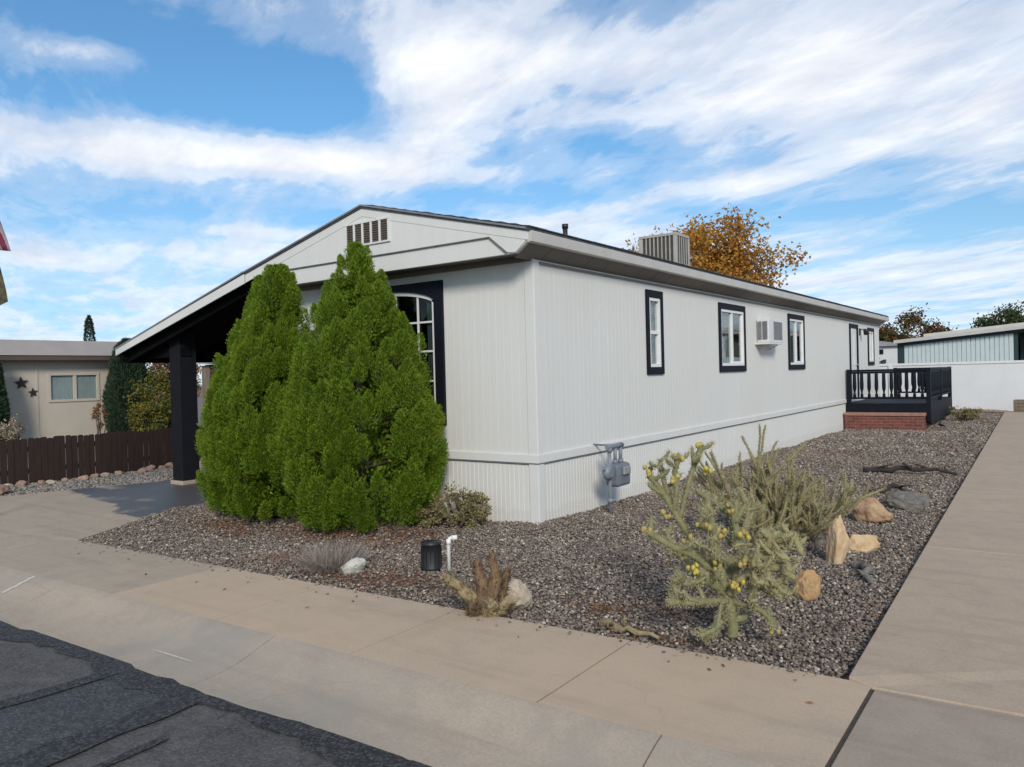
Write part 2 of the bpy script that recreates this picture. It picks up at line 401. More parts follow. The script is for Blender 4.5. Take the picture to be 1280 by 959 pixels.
def np_mesh(name, verts, faces, mats, parent=None, mi=None, smooth=False, loc=(0, 0, 0)):
    """verts (n,3) array in world space, faces (m,k) array of constant k"""
    me = bpy.data.meshes.new(name)
    off = np.array(loc, float)
    verts = np.asarray(verts, np.float32) - off.astype(np.float32)
    m, k = faces.shape
    me.vertices.add(len(verts)); me.vertices.foreach_set('co', verts.ravel())
    me.loops.add(m * k); me.loops.foreach_set('vertex_index', faces.astype(np.int32).ravel())
    me.polygons.add(m); me.polygons.foreach_set('loop_start', np.arange(0, m * k, k, dtype=np.int32))
    try: me.polygons.foreach_set('loop_total', np.full(m, k, np.int32))
    except Exception: pass
    if not isinstance(mats, (list, tuple)): mats = [mats]
    for x in mats: me.materials.append(x)
    if mi is not None: me.polygons.foreach_set('material_index', mi.astype(np.int32))
    me.polygons.foreach_set('use_smooth', np.full(m, smooth))
    me.update(calc_edges=True); me.validate()
    o = bpy.data.objects.new(name, me)
    o.location = Vector(loc) - (world_loc(parent) if parent is not None else Vector((0, 0, 0)))
    return link(o, parent)

def unit(a): return a / np.maximum(np.linalg.norm(a, axis=-1, keepdims=True), 1e-9)

def leaf_quads(pos, direc, length, width, rng, fold=0.0):
    """diamond leaves: pos (n,3) base, direc (n,3) unit"""
    n = len(pos)
    r = unit(rng.normal(size=(n, 3)))
    side = unit(np.cross(direc, r))
    length = np.broadcast_to(length, (n,))[:, None]; width = np.broadcast_to(width, (n,))[:, None]
    nrm = np.cross(direc, side)
    a = pos; b = pos + direc * length * .5 + side * width * .5 + nrm * fold * width; c = pos + direc * length; d = pos + direc * length * .5 - side * width * .5 + nrm * fold * width
    v = np.stack([a, b, c, d], 1).reshape(-1, 3)
    f = np.arange(4 * n).reshape(n, 4)
    return v, f

# ------------------------------------------------------------------ street frame (runs a little askew to the lot)
def y_back(x): return 3.69 + .0553 * (x + 8.32)      # rear edge of the pavement
def y_mid(x): return 2.88 + .0400 * (x + 5.81)       # front edge of the pavement, top of the kerb
def y_road(x): return 2.25 + .0400 * (x + 6.30)      # edge of the asphalt
ZR = -.12

# ground
mb = MB(); mb.add([(-400, -300, -.2), (400, -300, -.2), (400, 500, -.2), (-400, 500, -.2)], [(0, 1, 2, 3)])
tag(mb.build('ground', M['ground']), 'bare brown earth reaching out to the horizon', 'ground', kind='structure')
# road
mb = MB(); mb.add([(-60, -30, ZR), (60, -30, ZR), (60, y_road(60) + .02, ZR), (-60, y_road(-60) + .02, ZR)], [(0, 1, 2, 3)])
tag(mb.build('road', M['asphalt']), 'worn dark asphalt road in the near left corner', 'road', kind='structure')
# ragged asphalt lip and sealed bands: thin sheets stacked 4 mm apart
def band(name, pts, z, mat, label, cat):
    m_ = MB(); m_.add([(x, y, z) for x, y in pts], [tuple(range(len(pts)))])
    return tag(m_.build(name, mat), label, cat, kind='structure')
lip = []; rs = random.Random(3)
xs = np.arange(-9, 6.01, .12)
up = [(x, y_road(x) + .02 + rs.uniform(-.012, .03) + .02 * math.sin(x * 2.1)) for x in xs]
dn = [(x, y_road(x) - .12 + rs.uniform(-.04, .04) + .05 * math.sin(x * 3.3)) for x in xs]
mb = MB()
for i in range(len(xs) - 1):
    mb.add([(*dn[i], ZR + .008), (*dn[i + 1], ZR + .008), (*up[i + 1], ZR + .008), (*up[i], ZR + .008)], [(0, 1, 2, 3)])
tag(mb.build('road_edge', M['sealer']), 'black sealed edge of the asphalt along the gutter', 'road edge', kind='structure')
band('road_patch', [(-4.95, -3), (-3.75, -3), (-3.88, y_road(-3.8) - .14), (-4.62, y_road(-4.6) - .13)], ZR + .004, M['patch'], 'smooth blue grey trench patch across the asphalt road', 'road patch')
def wob(x0, y0, x1, y1, w, seed):
    r_ = random.Random(seed); a = []; b = []
    for i in range(25):
        t = i / 24; x = x0 + (x1 - x0) * t; y = y0 + (y1 - y0) * t
        dx = r_.uniform(-.015, .015); ww = w * r_.uniform(.7, 1.2)
        a.append((x - ww + dx, y)); b.append((x + ww + dx, y))
    return a, b
mb = MB()
for (x0, y0, x1, y1, w, sd) in ((-4.97, -3, -4.62, y_road(-4.6) - .08, .06, 1), (-3.74, -3, -3.86, y_road(-3.8) - .08, .10, 2), (-3.42, -3, -3.52, 1.95, .03, 5)):
    a, b = wob(x0, y0, x1, y1, w, sd)
    for i in range(24): mb.add([(*a[i], ZR + .012), (*b[i], ZR + .012), (*b[i + 1], ZR + .012), (*a[i + 1], ZR + .012)], [(0, 1, 2, 3)])
tag(mb.build('road_seam', M['sealer']), 'black tar seams along both sides of the trench patch', 'road seam', kind='structure')

# kerb: rolled profile swept along the street in sections with joints
mb = MB()
prof = [(0, 0.0), (.03, -.003), (.10, -.014), (.20, -.034), (.32, -.060), (.46, -.084), (.62, -.101), (.80, -.110), (1, -.113), (1.0, -.30), (0, -.30)]
joints = [-40, -20, -9.2, -6.6, -4.02, -1.45, 1.1, 3.7, 20, 40]
for j in range(len(joints) - 1):
    a, b = joints[j] + .004, joints[j + 1] - .004
    V = []
    for x in (a, b):
        ym, yr = y_mid(x), y_road(x)
        for t, z in prof: V.append((x, ym + (yr - ym) * t, z))
    n = len(prof)
    mb.add(V, [(i, i + 1, n + i + 1, n + i) for i in range(n - 3)], 0, True)
    mb.add(V, [(i, i + 1, n + i + 1, n + i) for i in range(n - 3, n - 1)] + [(n - 1, 0, n, 2 * n - 1), tuple(range(n - 1, -1, -1)), tuple(range(n, 2 * n))], 0, False)
tag(mb.build('kerb', M['curbc']), 'rolled grey concrete kerb and gutter between pavement and asphalt', 'kerb', kind='structure')
# pavement slabs
mb = MB()
sj = [-5.93, -4.65, -3.38, -2.1, -.79]
for i in range(len(sj) - 1):
    a, b = sj[i] + .006, sj[i + 1] - .006
    mb.prism([(a, y_mid(a) + .004, 0), (b, y_mid(b) + .004, 0), (b, y_back(b), 0), (a, y_back(a), 0)], (0, 0, -.14))
tag(mb.build('pavement', M['concrete']), 'tan concrete pavement slabs in front of the gravel bed', 'pavement', kind='structure')
mb = MB()
for a, b in ((-8.555, -7.206), (-7.194, -5.936)):
    mb.prism([(a, y_mid(a) + .004, 0), (b, y_mid(b) + .004, 0), (b, y_back(b), 0), (a, y_back(a), 0)], (0, 0, -.14))
tag(mb.build('pavement', M['drivec']), 'greyer concrete pavement slabs beside the driveway apron', 'pavement', kind='structure')
mb = MB()
for a, b in ((-.775, .75), (.758, 2.3), (2.308, 3.9), (3.908, 12)):
    mb.prism([(a, y_mid(a) + .004, 0), (b, y_mid(b) + .004, 0), (b, y_back(b) - .06, 0), (a, y_back(a) - .06, 0)], (0, 0, -.14))
tag(mb.build('pavement', M['slabc'], bevel=.006), 'newer grey concrete pavement slab in the near right corner', 'pavement', kind='structure')
mb = MB(); mb.prism([(-8.54, y_mid(-8.54) + .002, -.007), (12, y_mid(12) + .002, -.007), (12, y_back(12) - .05, -.007), (-8.54, y_back(-8.54) - .01, -.007)], (0, 0, -.16))
tag(mb.build('path_bedding', M['joint']), 'dark dirt showing in the joints of the pavement', 'joint dirt', kind='structure')
# driveway walk on the right
mb = MB()
wj = [None, 7.4, 10.9, 14.4, 17.9, 21.4, 24.9, 28.4]
def wl(y): return -.905 - .0247 * (y - 4.1)
for i in range(len(wj) - 1):
    if i == 0:
        poly = [(-.905, 4.10, .02), (-.785, y_back(-.785) - .05, .004), (3.4, y_back(3.4) - .05, .004), (3.4, wj[1] - .005, .02), (wl(wj[1]), wj[1] - .005, .02)]
    else:
        poly = [(wl(wj[i]), wj[i] + .005, .02), (3.4, wj[i] + .005, .02), (3.4, wj[i + 1] - .005, .02), (wl(wj[i + 1]), wj[i + 1] - .005, .02)]
    mb.prism(poly, (0, 0, -.16))
tag(mb.build('path', M['walkc'], bevel=.006), 'long tan concrete walkway running back along the gravel yard', 'walkway', kind='structure')
# driveway on the left
mb = MB()
dl = [(-8.565, y_mid(-8.565) + .004), (-8.565, y_back(-8.565)), (-8.30, 3.70), (-8.62, 4.25), (-8.86, 4.72), (-9.2, 5.25), (-9.3, 6.2), (-9.3, 17.5), (-12.75, 17.5), (-12.6, 9.0), (-12.0, 6.6), (-12.45, 5.3), (-12.75, 4.2), (-13.2, y_back(-13.2)), (-16, y_back(-16)), (-16, y_mid(-16) + .004)]
mb.prism([(x, y, .002) for x, y in dl], (0, 0, -.15))
tag(mb.build('driveway', M['drivec'], bevel=.005), 'concrete driveway with a dark wet patch leading under the carport', 'driveway', kind='structure')
# worn white tick mark and a scrape on the kerb
def kerb_pt(x, t):
    return (x, y_mid(x) + (y_road(x) - y_mid(x)) * t, float(np.interp(t, [q[0] for q in prof[:9]], [q[1] for q in prof[:9]])) + .004)
mb = MB()
tt = [.05, .10, .20, .32, .46]
for a_, b_ in zip(tt[:-1], tt[1:]):
    mb.add([kerb_pt(-7.10, a_), kerb_pt(-7.055, a_), kerb_pt(-7.04, b_), kerb_pt(-7.085, b_)], [(0, 1, 2, 3)])
xx = np.linspace(-4.75, -4.3, 9)
for k_ in range(8):
    w0, w1 = .009 * math.sin(math.pi * k_ / 8) + .002, .009 * math.sin(math.pi * (k_ + 1) / 8) + .002
    mb.add([kerb_pt(xx[k_], .62 - w0), kerb_pt(xx[k_ + 1], .62 - w1), kerb_pt(xx[k_ + 1], .62 + w1), kerb_pt(xx[k_], .62 + w0)], [(0, 1, 2, 3)])
tag(mb.build('paint_mark', M['paint']), 'short worn white paint tick on the driveway apron', 'paint mark', kind='structure')

# gravel yard bed, soil under the stones
def yard_z(x, y):
    lift = .030 * np.exp(-np.maximum(x - left_edge(y), 0) / .25)
    return lift - .035 + .035 * np.exp(-((x + 3.2) / 1.6) ** 2) * np.clip((y - 3.9) / 2, 0, 1) + .012 * np.sin(x * 2.3 + y * 1.7) + .01 * np.sin(y * 3.1 - x * 1.3)
bed = [(-8.30, 3.70), (-.91, 4.10), (-1.42, 24.78), (-1.52, 29.9), (-6, 29.9), (-9.2, 29.9), (-9.25, 6.6), (-9.2, 5.25), (-8.86, 4.72), (-8.62, 4.25)]
def left_edge(y):
    return np.where(y < 4.25, -8.30 - (y - 3.7) * .58, np.where(y < 4.72, -8.62 - (y - 4.25) * .51, np.where(y < 5.25, -8.86 - (y - 4.72) * .64, -9.2)))
def in_bed(x, y):
    ok = (y > 3.69 + .0553 * (x + 8.32) + .004) & (x < -.905 - .0247 * (y - 4.1) - .004)
    ok &= x > left_edge(y) - .03 + .04 * np.sin(y * 21) * np.sin(y * 7.3)
    house = (x < -4.53) & (y > 6.70) & (y < 25.5)
    return ok & ~house & (y < 29.9)
gx = np.arange(-9.3, -.6, .12); gy = np.arange(3.5, 30, .12)
GX, GY = np.meshgrid(gx, gy, indexing='ij')
inside = in_bed(GX, GY) | in_bed(GX + .1, GY) | in_bed(GX - .1, GY) | in_bed(GX, GY + .1) | in_bed(GX, GY - .1)
Z = yard_z(GX, GY) - .012
edge = np.minimum(GY - (3.69 + .0553 * (GX + 8.32)), (-.905 - .0247 * (GY - 4.1)) - GX)
Z = np.where(edge < .12, np.minimum(Z, -.045), Z)
idx = -np.ones(GX.shape, int); cnt = 0; vv = []
cellok = inside[:-1, :-1] & inside[1:, :-1] & inside[1:, 1:] & inside[:-1, 1:]
use = np.zeros(GX.shape, bool); use[:-1, :-1] |= cellok; use[1:, :-1] |= cellok; use[1:, 1:] |= cellok; use[:-1, 1:] |= cellok
idx[use] = np.arange(use.sum())
V = np.stack([GX[use], GY[use], Z[use]], 1)
F = np.stack([idx[:-1, :-1][cellok], idx[1:, :-1][cellok], idx[1:, 1:][cellok], idx[:-1, 1:][cellok]], 1)
tag(np_mesh('ground', V, F, M['soil'], smooth=True), 'brown soil lying under the gravel beside the house', 'soil bed', kind='structure')

# pebbles
ICO = None
def ico():
    p = (1 + 5 ** .5) / 2
    v = np.array([(-1, p, 0), (1, p, 0), (-1, -p, 0), (1, -p, 0), (0, -1, p), (0, 1, p), (0, -1, -p), (0, 1, -p), (p, 0, -1), (p, 0, 1), (-p, 0, -1), (-p, 0, 1)], float)
    v /= np.linalg.norm(v[0])
    f = np.array([(0, 11, 5), (0, 5, 1), (0, 1, 7), (0, 7, 10), (0, 10, 11), (1, 5, 9), (5, 11, 4), (11, 10, 2), (10, 7, 6), (7, 1, 8), (3, 9, 4), (3, 4, 2), (3, 2, 6), (3, 6, 8), (3, 8, 9), (4, 9, 5), (2, 4, 11), (6, 2, 10), (8, 6, 7), (9, 8, 1)])
    return v, f
IV, IF = ico()
def stones(P, size, rng, flat=(.45, .8)):
    """P (n,3) centres, size (n,) half lengths -> many small angular stones in one array pair"""
    n = len(P)
    sc = np.stack([size, size * rng.uniform(.6, .95, n), size * rng.uniform(*flat, n)], 1)
    v = IV[None] * (1 + rng.uniform(-.22, .22, (n, 12, 1)))
    v = v * sc[:, None]
    a = rng.uniform(0, 6.283, n); t = rng.normal(0, .45, n)
    ca, sa, ct, st = np.cos(a), np.sin(a), np.cos(t), np.sin(t)
    y2 = v[..., 1] * ct[:, None] - v[..., 2] * st[:, None]; z2 = v[..., 1] * st[:, None] + v[..., 2] * ct[:, None]
    x3 = v[..., 0] * ca[:, None] - y2 * sa[:, None]; y3 = v[..., 0] * sa[:, None] + y2 * ca[:, None]
    v = np.stack([x3, y3, z2], 2) + P[:, None]
    f = IF[None] + 12 * np.arange(n)[:, None, None]
    return v.reshape(-1, 3), f.reshape(-1, 3)

MULCH = [(-6.3, 5.35, 1.25, .42), (-7.6, 5.05, .8, .35), (-5.55, 5.75, .5, .5), (-4.75, 4.18, .75, .16), (-4.35, 4.42, .5, .25), (-3.9, 4.45, .3, .2), (-2.6, 4.55, .25, .12), (-2.1, 4.25, .35, .10)]
def mulch_amt(x, y):
    a = np.zeros_like(x)
    for mx, my, sx_, sy_ in MULCH: a = np.maximum(a, np.exp(-(((x - mx) / sx_) ** 2 + ((y - my) / sy_) ** 2) * 1.1))
    return a
def scatter(n, x0, x1, y0, y1):
    x = RNG.uniform(x0, x1, n); y = RNG.uniform(y0, y1, n); k = in_bed(x, y); return x[k], y[k]
Xs, Ys, Ss = [], [], []
for (x0, x1, y0, y1, dens, s0, s1) in ((-9.3, -.8, 3.6, 6.7, 2700, .0075, .0185), (-4.6, -.8, 6.7, 9.5, 2200, .008, .0195), (-4.6, -.8, 9.5, 15, 1100, .011, .022), (-9.3, -.8, 15, 30, 420, .018, .032)):
    x, y = scatter(int(dens * (x1 - x0) * (y1 - y0)), x0, x1, y0, y1)
    keep = RNG.uniform(size=len(x)) > mulch_amt(x, y) * .85
    x, y = x[keep], y[keep]
    Xs.append(x); Ys.append(y); Ss.append(s0 + (s1 - s0) * RNG.beta(1.6, 3.2, len(x)))
X = np.concatenate(Xs); Y = np.concatenate(Ys); S = np.concatenate(Ss)
ZZ = yard_z(X, Y) + RNG.uniform(-.008, .012, len(X))
edge = np.minimum(Y - (3.69 + .0553 * (X + 8.32)), (-.905 - .0247 * (Y - 4.1)) - X)
ZZ = np.where(edge < .12, np.minimum(ZZ, -.02 + RNG.uniform(-.012, .006, len(X))), ZZ)
v, f = stones(np.stack([X, Y, ZZ], 1), S, RNG)
tag(np_mesh('gravel', v, f, M['pebble']), 'mixed grey and brown gravel covering the yard around the house', 'gravel', kind='stuff')
# bark chips and dead needles around shrubs
cx, cy = scatter(90000, -9.2, -1.2, 3.7, 6.7)
k = RNG.uniform(size=len(cx)) < mulch_amt(cx, cy) ** 1.4 * .62
cx, cy = cx[k], cy[k]
P = np.stack([cx, cy, yard_z(cx, cy) - .006 + RNG.uniform(0, .014, len(cx))], 1)
d = unit(np.stack([RNG.normal(size=len(cx)), RNG.normal(size=len(cx)), RNG.normal(0, .25, len(cx))], 1))
v, f = leaf_quads(P, d, RNG.uniform(.02, .055, len(cx)), RNG.uniform(.006, .016, len(cx)), RNG)
tag(np_mesh('mulch_litter', v, f, M['litter']), 'reddish bark chips and dead needles under the shrubs', 'mulch', kind='stuff')
lx, ly = scatter(900, -9.2, -.9, 3.6, 14)
lx, ly = lx[:420], ly[:420]
lx = np.concatenate([lx, RNG.uniform(-8, -.9, 14)]); ly = np.concatenate([ly, 3.69 + .0553 * (lx[-14:] + 8.32) - RNG.uniform(.02, .5, 14)])
P = np.stack([lx, ly, np.concatenate([yard_z(lx[:-14], ly[:-14]) + .016, np.full(14, .006)])], 1)
d = unit(np.stack([RNG.normal(size=len(lx)), RNG.normal(size=len(lx)), RNG.normal(0, .12, len(lx))], 1))
v, f = leaf_quads(P, d, RNG.uniform(.02, .05, len(lx)), RNG.uniform(.010, .024, len(lx)), RNG, .2)
tag(np_mesh('fallen_leaves', v, f, M['rustleaf']), 'dry fallen leaves scattered over the gravel and pavement edge', 'leaves', kind='stuff')
# stray stones kicked onto the pavement edge
n = 160; x = RNG.uniform(-8.2, -.95, n); y = 3.69 + .0553 * (x + 8.32) - RNG.exponential(.05, n)
v, f = stones(np.stack([x, y, np.full(n, .006)], 1), RNG.uniform(.005, .013, n), RNG)
tag(np_mesh('gravel', v, f, M['pebble']), 'stray pebbles lying on the rear edge of the pavement', 'gravel', kind='stuff')
# thin gravel strip between driveway and picket fence
mb = MB(); mb.prism([(-13.95, y_back(-14), -.02), (-13.2, y_back(-13.2), -.02), (-12.75, 4.2, -.02), (-12.45, 5.3, -.02), (-12.0, 6.6, -.02), (-12.6, 9, -.02), (-12.75, 17.5, -.02), (-13.95, 17.5, -.02)], (0, 0, -.1))
tag(mb.build('ground', M['soil']), 'strip of soil between the driveway and the picket fence', 'soil strip', kind='structure')
n = 9000; x = RNG.uniform(-13.95, -11.9, n); y = RNG.uniform(3.4, 11, n)
lim = np.where(y < 4.2, -13.2 + (y - 3.42) * .58, np.where(y < 5.3, -12.75 + (y - 4.2) * .27, np.where(y < 6.6, -12.45 + (y - 5.3) * .35, -12.0 - (y - 6.6) * .25)))
k = x < lim
v, f = stones(np.stack([x[k], y[k], np.full(k.sum(), -.012)], 1), RNG.uniform(.012, .028, k.sum()), RNG)
tag(np_mesh('gravel', v, f, M['greypebble']), 'pale gravel strip between driveway and brown picket fence', 'gravel', kind='stuff')

# ------------------------------------------------------------------ the mobile home
XW = -4.54; XL = -8.88; YF = 6.69; YB = 25.42; ZB = .66; ZT = 2.84
house = thing('mobile_home', (XW, YF, 0), 'long white mobile home with navy window trim and a gabled front', 'house')

def ribbed(along, c0, c1, fixed, z0, z1, openings, pitch, depth, sgn, mat, name, gap=.014):
    """flat boards with narrow grooves between, openings left clear; along 'x' or 'y', outward normal sgn on the other axis"""
    m_ = MB(); n_ = max(1, round((c1 - c0) / pitch)); p_ = (c1 - c0) / n_
    def pt(u, o, z): return (u, fixed + sgn * o, z) if along == 'x' else (fixed + sgn * o, u, z)
    for i in range(n_):
        a = c0 + i * p_; b = a + p_; mid = (a + b) / 2
        cuts = [(z0, z1)]
        for (o0, o1, q0, q1) in openings:
            if o0 < mid < o1:
                nc = []
                for s0, s1 in cuts:
                    if q1 <= s0 or q0 >= s1: nc.append((s0, s1)); continue
                    if q0 > s0: nc.append((s0, q0))
                    if q1 < s1: nc.append((q1, s1))
                cuts = nc
        for s0, s1 in cuts:
            prof_ = [(a, 0), (b - gap, 0), (b - gap * .75, -depth), (b - gap * .25, -depth), (b, 0)]
            for k_ in range(4):
                u0, o0_ = prof_[k_]; u1, o1_ = prof_[k_ + 1]
                m_.add([pt(u0, o0_, s0), pt(u1, o1_, s0), pt(u1, o1_, s1), pt(u0, o0_, s1)], [(0, 1, 2, 3)])
    return m_

WIN = [(9.36, 9.87, 1.55, 2.70), (12.03, 13.28, 1.55, 2.69), (15.89, 17.07, 1.55, 2.70), (23.73, 24.56, 1.60, 2.68)]
DOOR = (21.41, 22.40, .64, 2.71)
side_open = [(a + .05, b - .05, c + .05, d - .05) for a, b, c, d in WIN] + [(DOOR[0] + .05, DOOR[1] - .05, DOOR[2], DOOR[3] - .04)]
AW = (-7.62, -5.80, 1.03, 2.715)
w = ribbed('y', YF, YB, XW, ZB, ZT, side_open, .1, .0009, 1, None, 'wall', gap=.005)
w2 = ribbed('x', XL, XW, YF, ZB, 2.90, [(AW[0] + .1, AW[1] - .1, AW[2] + .1, AW[3] - .06)], .1, .0012, -1, None, 'wall', gap=.007)
w.add(w2.v, w2.f)
w.add([(XL, YF, 0), (XL, YB, 0), (XL, YB, 3.1), (XL, YF, 3.1)], [(0, 1, 2, 3)])
w.add([(XL, YB, 0), (XW, YB, 0), (XW, YB, ZT), (-6.7, YB, 3.6), (XL, YB, 3.1)], [(0, 1, 2, 3, 4)])
w.build('wall', M['siding'], house)
# interior shell so that windows look into a dim room
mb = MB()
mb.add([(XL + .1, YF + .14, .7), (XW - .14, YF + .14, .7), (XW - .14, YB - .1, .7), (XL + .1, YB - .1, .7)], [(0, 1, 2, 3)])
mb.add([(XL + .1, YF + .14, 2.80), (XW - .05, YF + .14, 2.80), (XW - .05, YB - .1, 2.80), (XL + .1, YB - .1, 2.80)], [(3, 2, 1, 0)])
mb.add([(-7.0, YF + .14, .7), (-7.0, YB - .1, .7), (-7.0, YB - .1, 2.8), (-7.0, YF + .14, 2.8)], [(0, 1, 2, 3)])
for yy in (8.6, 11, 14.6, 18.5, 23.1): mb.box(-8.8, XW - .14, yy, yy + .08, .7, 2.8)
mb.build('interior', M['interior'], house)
# skirting with deep ribs and belt trim
sk = ribbed('y', YF + .0, YB, XW - .008, -.1, .625, [], .062, .005, 1, None, 'skirting', gap=.012)
s2 = ribbed('x', XL, XW, YF + .008, -.1, .625, [], .062, .005, -1, None, 'skirting', gap=.012)
sk.add(s2.v, s2.f)
sk.build('skirting', M['siding'], house)
mb = MB()
mb.box(XW, XW + .022, YF - .022, YB, .645, .735)
mb.build('belt_trim', M['trim'], house, .004)
mb = MB(); mb.box(XL, XW - .001, YF - .022, YF, .645, .735)
mb.build('belt_trim', M['trim'], house, .004)
mb = MB()
mb.box(XW - .004, XW + .013, YF - .013, YB, .632, .643)
mb.build('drip_flashing', M['acgrey'], house)
mb = MB(); mb.box(XL, XW - .005, YF - .0125, YF + .004, .632, .643)
mb.build('drip_flashing', M['acgrey'], house)
# corner trim
mb = MB()
mb.box(XW - .11, XW + .010, YF - .010, YF + .0, -.1, 2.84)
mb.build('corner_trim', M['trim'], house, .004)
mb = MB(); mb.box(XW + .0, XW + .0101, YF + .001, YF + .11, -.1, 2.80)
mb.build('corner_trim', M['trim'], house, .004)

# roof
AX, AZ = -6.72, 3.66; EX, EZ = -4.315, 3.075; BX, BZ = -9.05, 3.10; TX, TZ = -12.56, 2.19
Y0, Y1 = 6.30, 25.75
roof = MB()
roof.prism([(AX, Y0, AZ), (EX, Y0, EZ), (EX, Y0, EZ - .035), (AX, Y0, AZ - .035)], (0, Y1 - Y0, 0))
roof.prism([(BX, Y0, BZ), (AX - .0, Y0, AZ), (AX, Y0, AZ - .035), (BX, Y0, BZ - .035)], (0, Y1 - Y0, 0))
# overlapping shingle courses
for i in range(14):
    x0 = EX - .0 - i * .17; z0 = EZ + (AZ - EZ) * (EX - x0) / (EX - AX)
    x1 = x0 - .17; z1 = EZ + (AZ - EZ) * (EX - x1) / (EX - AX)
    y = Y0
    rr = random.Random(i)
    while y < Y1 - .01:
        y2 = min(Y1, y + rr.uniform(.26, .36))
        h = .012 + rr.uniform(0, .006)
        roof.hexa([(x1, y, z1 + .003), (x0 + .012, y, z0 + .003), (x0 + .012, y2 - .012, z0 + .003), (x1, y2 - .012, z1 + .003), (x1, y, z1 + .005), (x0 + .012, y, z0 + h), (x0 + .012, y2 - .012, z0 + h), (x1, y2 - .012, z1 + .005)])
        y = y2
roof_o = roof.build('roof', M['shingle'], house)
mb = MB(); mb.tube([(-5.55, 9.0, 3.3), (-5.55, 9.0, 3.63)], .035, 10); mb.tube([(-5.55, 9.0, 3.60), (-5.55, 9.0, 3.66)], .045, 10)
mb.build('vent_pipe', M['bucket'], roof_o)
# eave fascia / gutter, soffit
mb = MB()
mb.prism([(EX - .01, 6.322, EZ - .037), (EX + .02, 6.322, EZ - .03), (EX + .012, 6.322, 2.935), (EX - .03, 6.322, 2.925), (EX - .05, 6.322, 2.94)], (0, Y1 - 6.322, 0))
mb.build('gutter', M['fascia'], house, .006)
mb = MB()
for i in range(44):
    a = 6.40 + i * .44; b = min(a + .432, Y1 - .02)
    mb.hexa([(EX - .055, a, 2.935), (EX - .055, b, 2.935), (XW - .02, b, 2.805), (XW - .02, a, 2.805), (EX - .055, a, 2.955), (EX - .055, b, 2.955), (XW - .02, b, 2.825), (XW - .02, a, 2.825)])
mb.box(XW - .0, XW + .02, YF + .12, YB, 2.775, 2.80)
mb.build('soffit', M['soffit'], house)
# front gable
gab = thing_part = MB()
gy0 = 6.335
gab.prism([(-4.34, gy0, 3.045), (AX, gy0, AZ - .04), (BX + .02, gy0, BZ - .045), (-8.80, gy0, 2.955), (-8.64, gy0, 2.84), (-4.50, gy0, 2.84), (-4.365, gy0, 2.935)], (0, .05, 0))
gable = gab.build('gable', M['siding'], house)
mb = MB()   # raised upper board that throws the thin line above the frieze
mb.prism([(-4.345, gy0 - .014, 3.04), (AX, gy0 - .014, AZ - .055), (BX + .03, gy0 - .014, BZ - .06), (-8.84, gy0 - .014, 2.985), (-8.62, gy0 - .014, 2.90), (-8.34, gy0 - .014, 3.045), (-4.83, gy0 - .014, 3.045), (-4.60, gy0 - .014, 2.855), (-4.50, gy0 - .014, 2.845), (-4.375, gy0 - .014, 2.94)][::-1], (0, .012, 0))
mb.build('gable_board', M['siding'], gable)
mb = MB()   # channel edging in dark grey, painting in the board's thin shadow line
mb.box(-8.34, -4.83, gy0 - .022, gy0 - .002, 3.033, 3.044)
mb.prism([(-4.83, gy0 - .022, 3.044), (-4.83, gy0 - .022, 3.028), (-4.615, gy0 - .022, 2.850), (-4.60, gy0 - .022, 2.857)], (0, .02, 0))
mb.build('edge_shadow_channel', M['louvre'], gable)
mb = MB()   # rake boards
mb.prism([(EX - .012, gy0 - .0185, EZ - .036), (AX, gy0 - .0185, AZ - .036), (AX, gy0 - .0185, AZ - .135), (EX - .02, gy0 - .0185, EZ - .125)], (0, .004, 0))
mb.prism([(AX, gy0 - .0185, AZ - .036), (BX, gy0 - .0185, BZ - .036), (BX + .0, gy0 - .0185, BZ - .15), (AX, gy0 - .0185, AZ - .135)], (0, .004, 0))
mb.build('rake_board', M['siding'], gable)
mb = MB()   # drip edge under the shingles
mb.prism([(EX - .03, gy0 - .045, EZ + .004), (AX, gy0 - .045, AZ + .006), (AX, gy0 - .045, AZ - .014), (EX - .03, gy0 - .045, EZ - .016)], (0, .03, 0))
mb.prism([(AX, gy0 - .045, AZ + .006), (BX, gy0 - .045, BZ + .006), (BX, gy0 - .045, BZ - .014), (AX, gy0 - .045, AZ - .014)], (0, .03, 0))
mb.build('drip_edge', M['acgrey'], gable)
# gable vent
vx0, vx1, vz0, vz1 = -7.0, -6.28, 3.195, 3.44
mb = MB(); yv = gy0 - .034
mb.box(vx0 - .02, vx1 + .02, yv, gy0 - .014, vz0 - .02, vz0); mb.box(vx0 - .02, vx1 + .02, yv, gy0 - .014, vz1, vz1 + .02)
for i in range(6):
    c = vx0 + (vx1 - vx0) * i / 5
    mb.box(c - .016, c + .016, yv + .003, gy0 - .014, vz0, vz1)
vent = mb.build('gable_vent', M['trim'], gable)
mb = MB(); mb.box(vx0, vx1, gy0 - .0165, gy0 - .0145, vz0, vz1)
for i in range(9):
    z = vz0 + .012 + i * .027
    mb.hexa([(vx0, gy0 - .028, z - .006), (vx1, gy0 - .028, z - .006), (vx1, gy0 - .018, z + .012), (vx0, gy0 - .018, z + .012), (vx0, gy0 - .028, z - .003), (vx1, gy0 - .028, z - .003), (vx1, gy0 - .018, z + .015), (vx0, gy0 - .018, z + .015)])
mb.build('louvre_panel', M['louvre'], vent) if False else mb.build('louvre_panel', M['brownfascia'], gable)
# front soffit
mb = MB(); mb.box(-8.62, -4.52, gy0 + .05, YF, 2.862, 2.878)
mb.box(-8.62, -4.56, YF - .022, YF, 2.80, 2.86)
mb.build('front_soffit', M['soffit'], house)

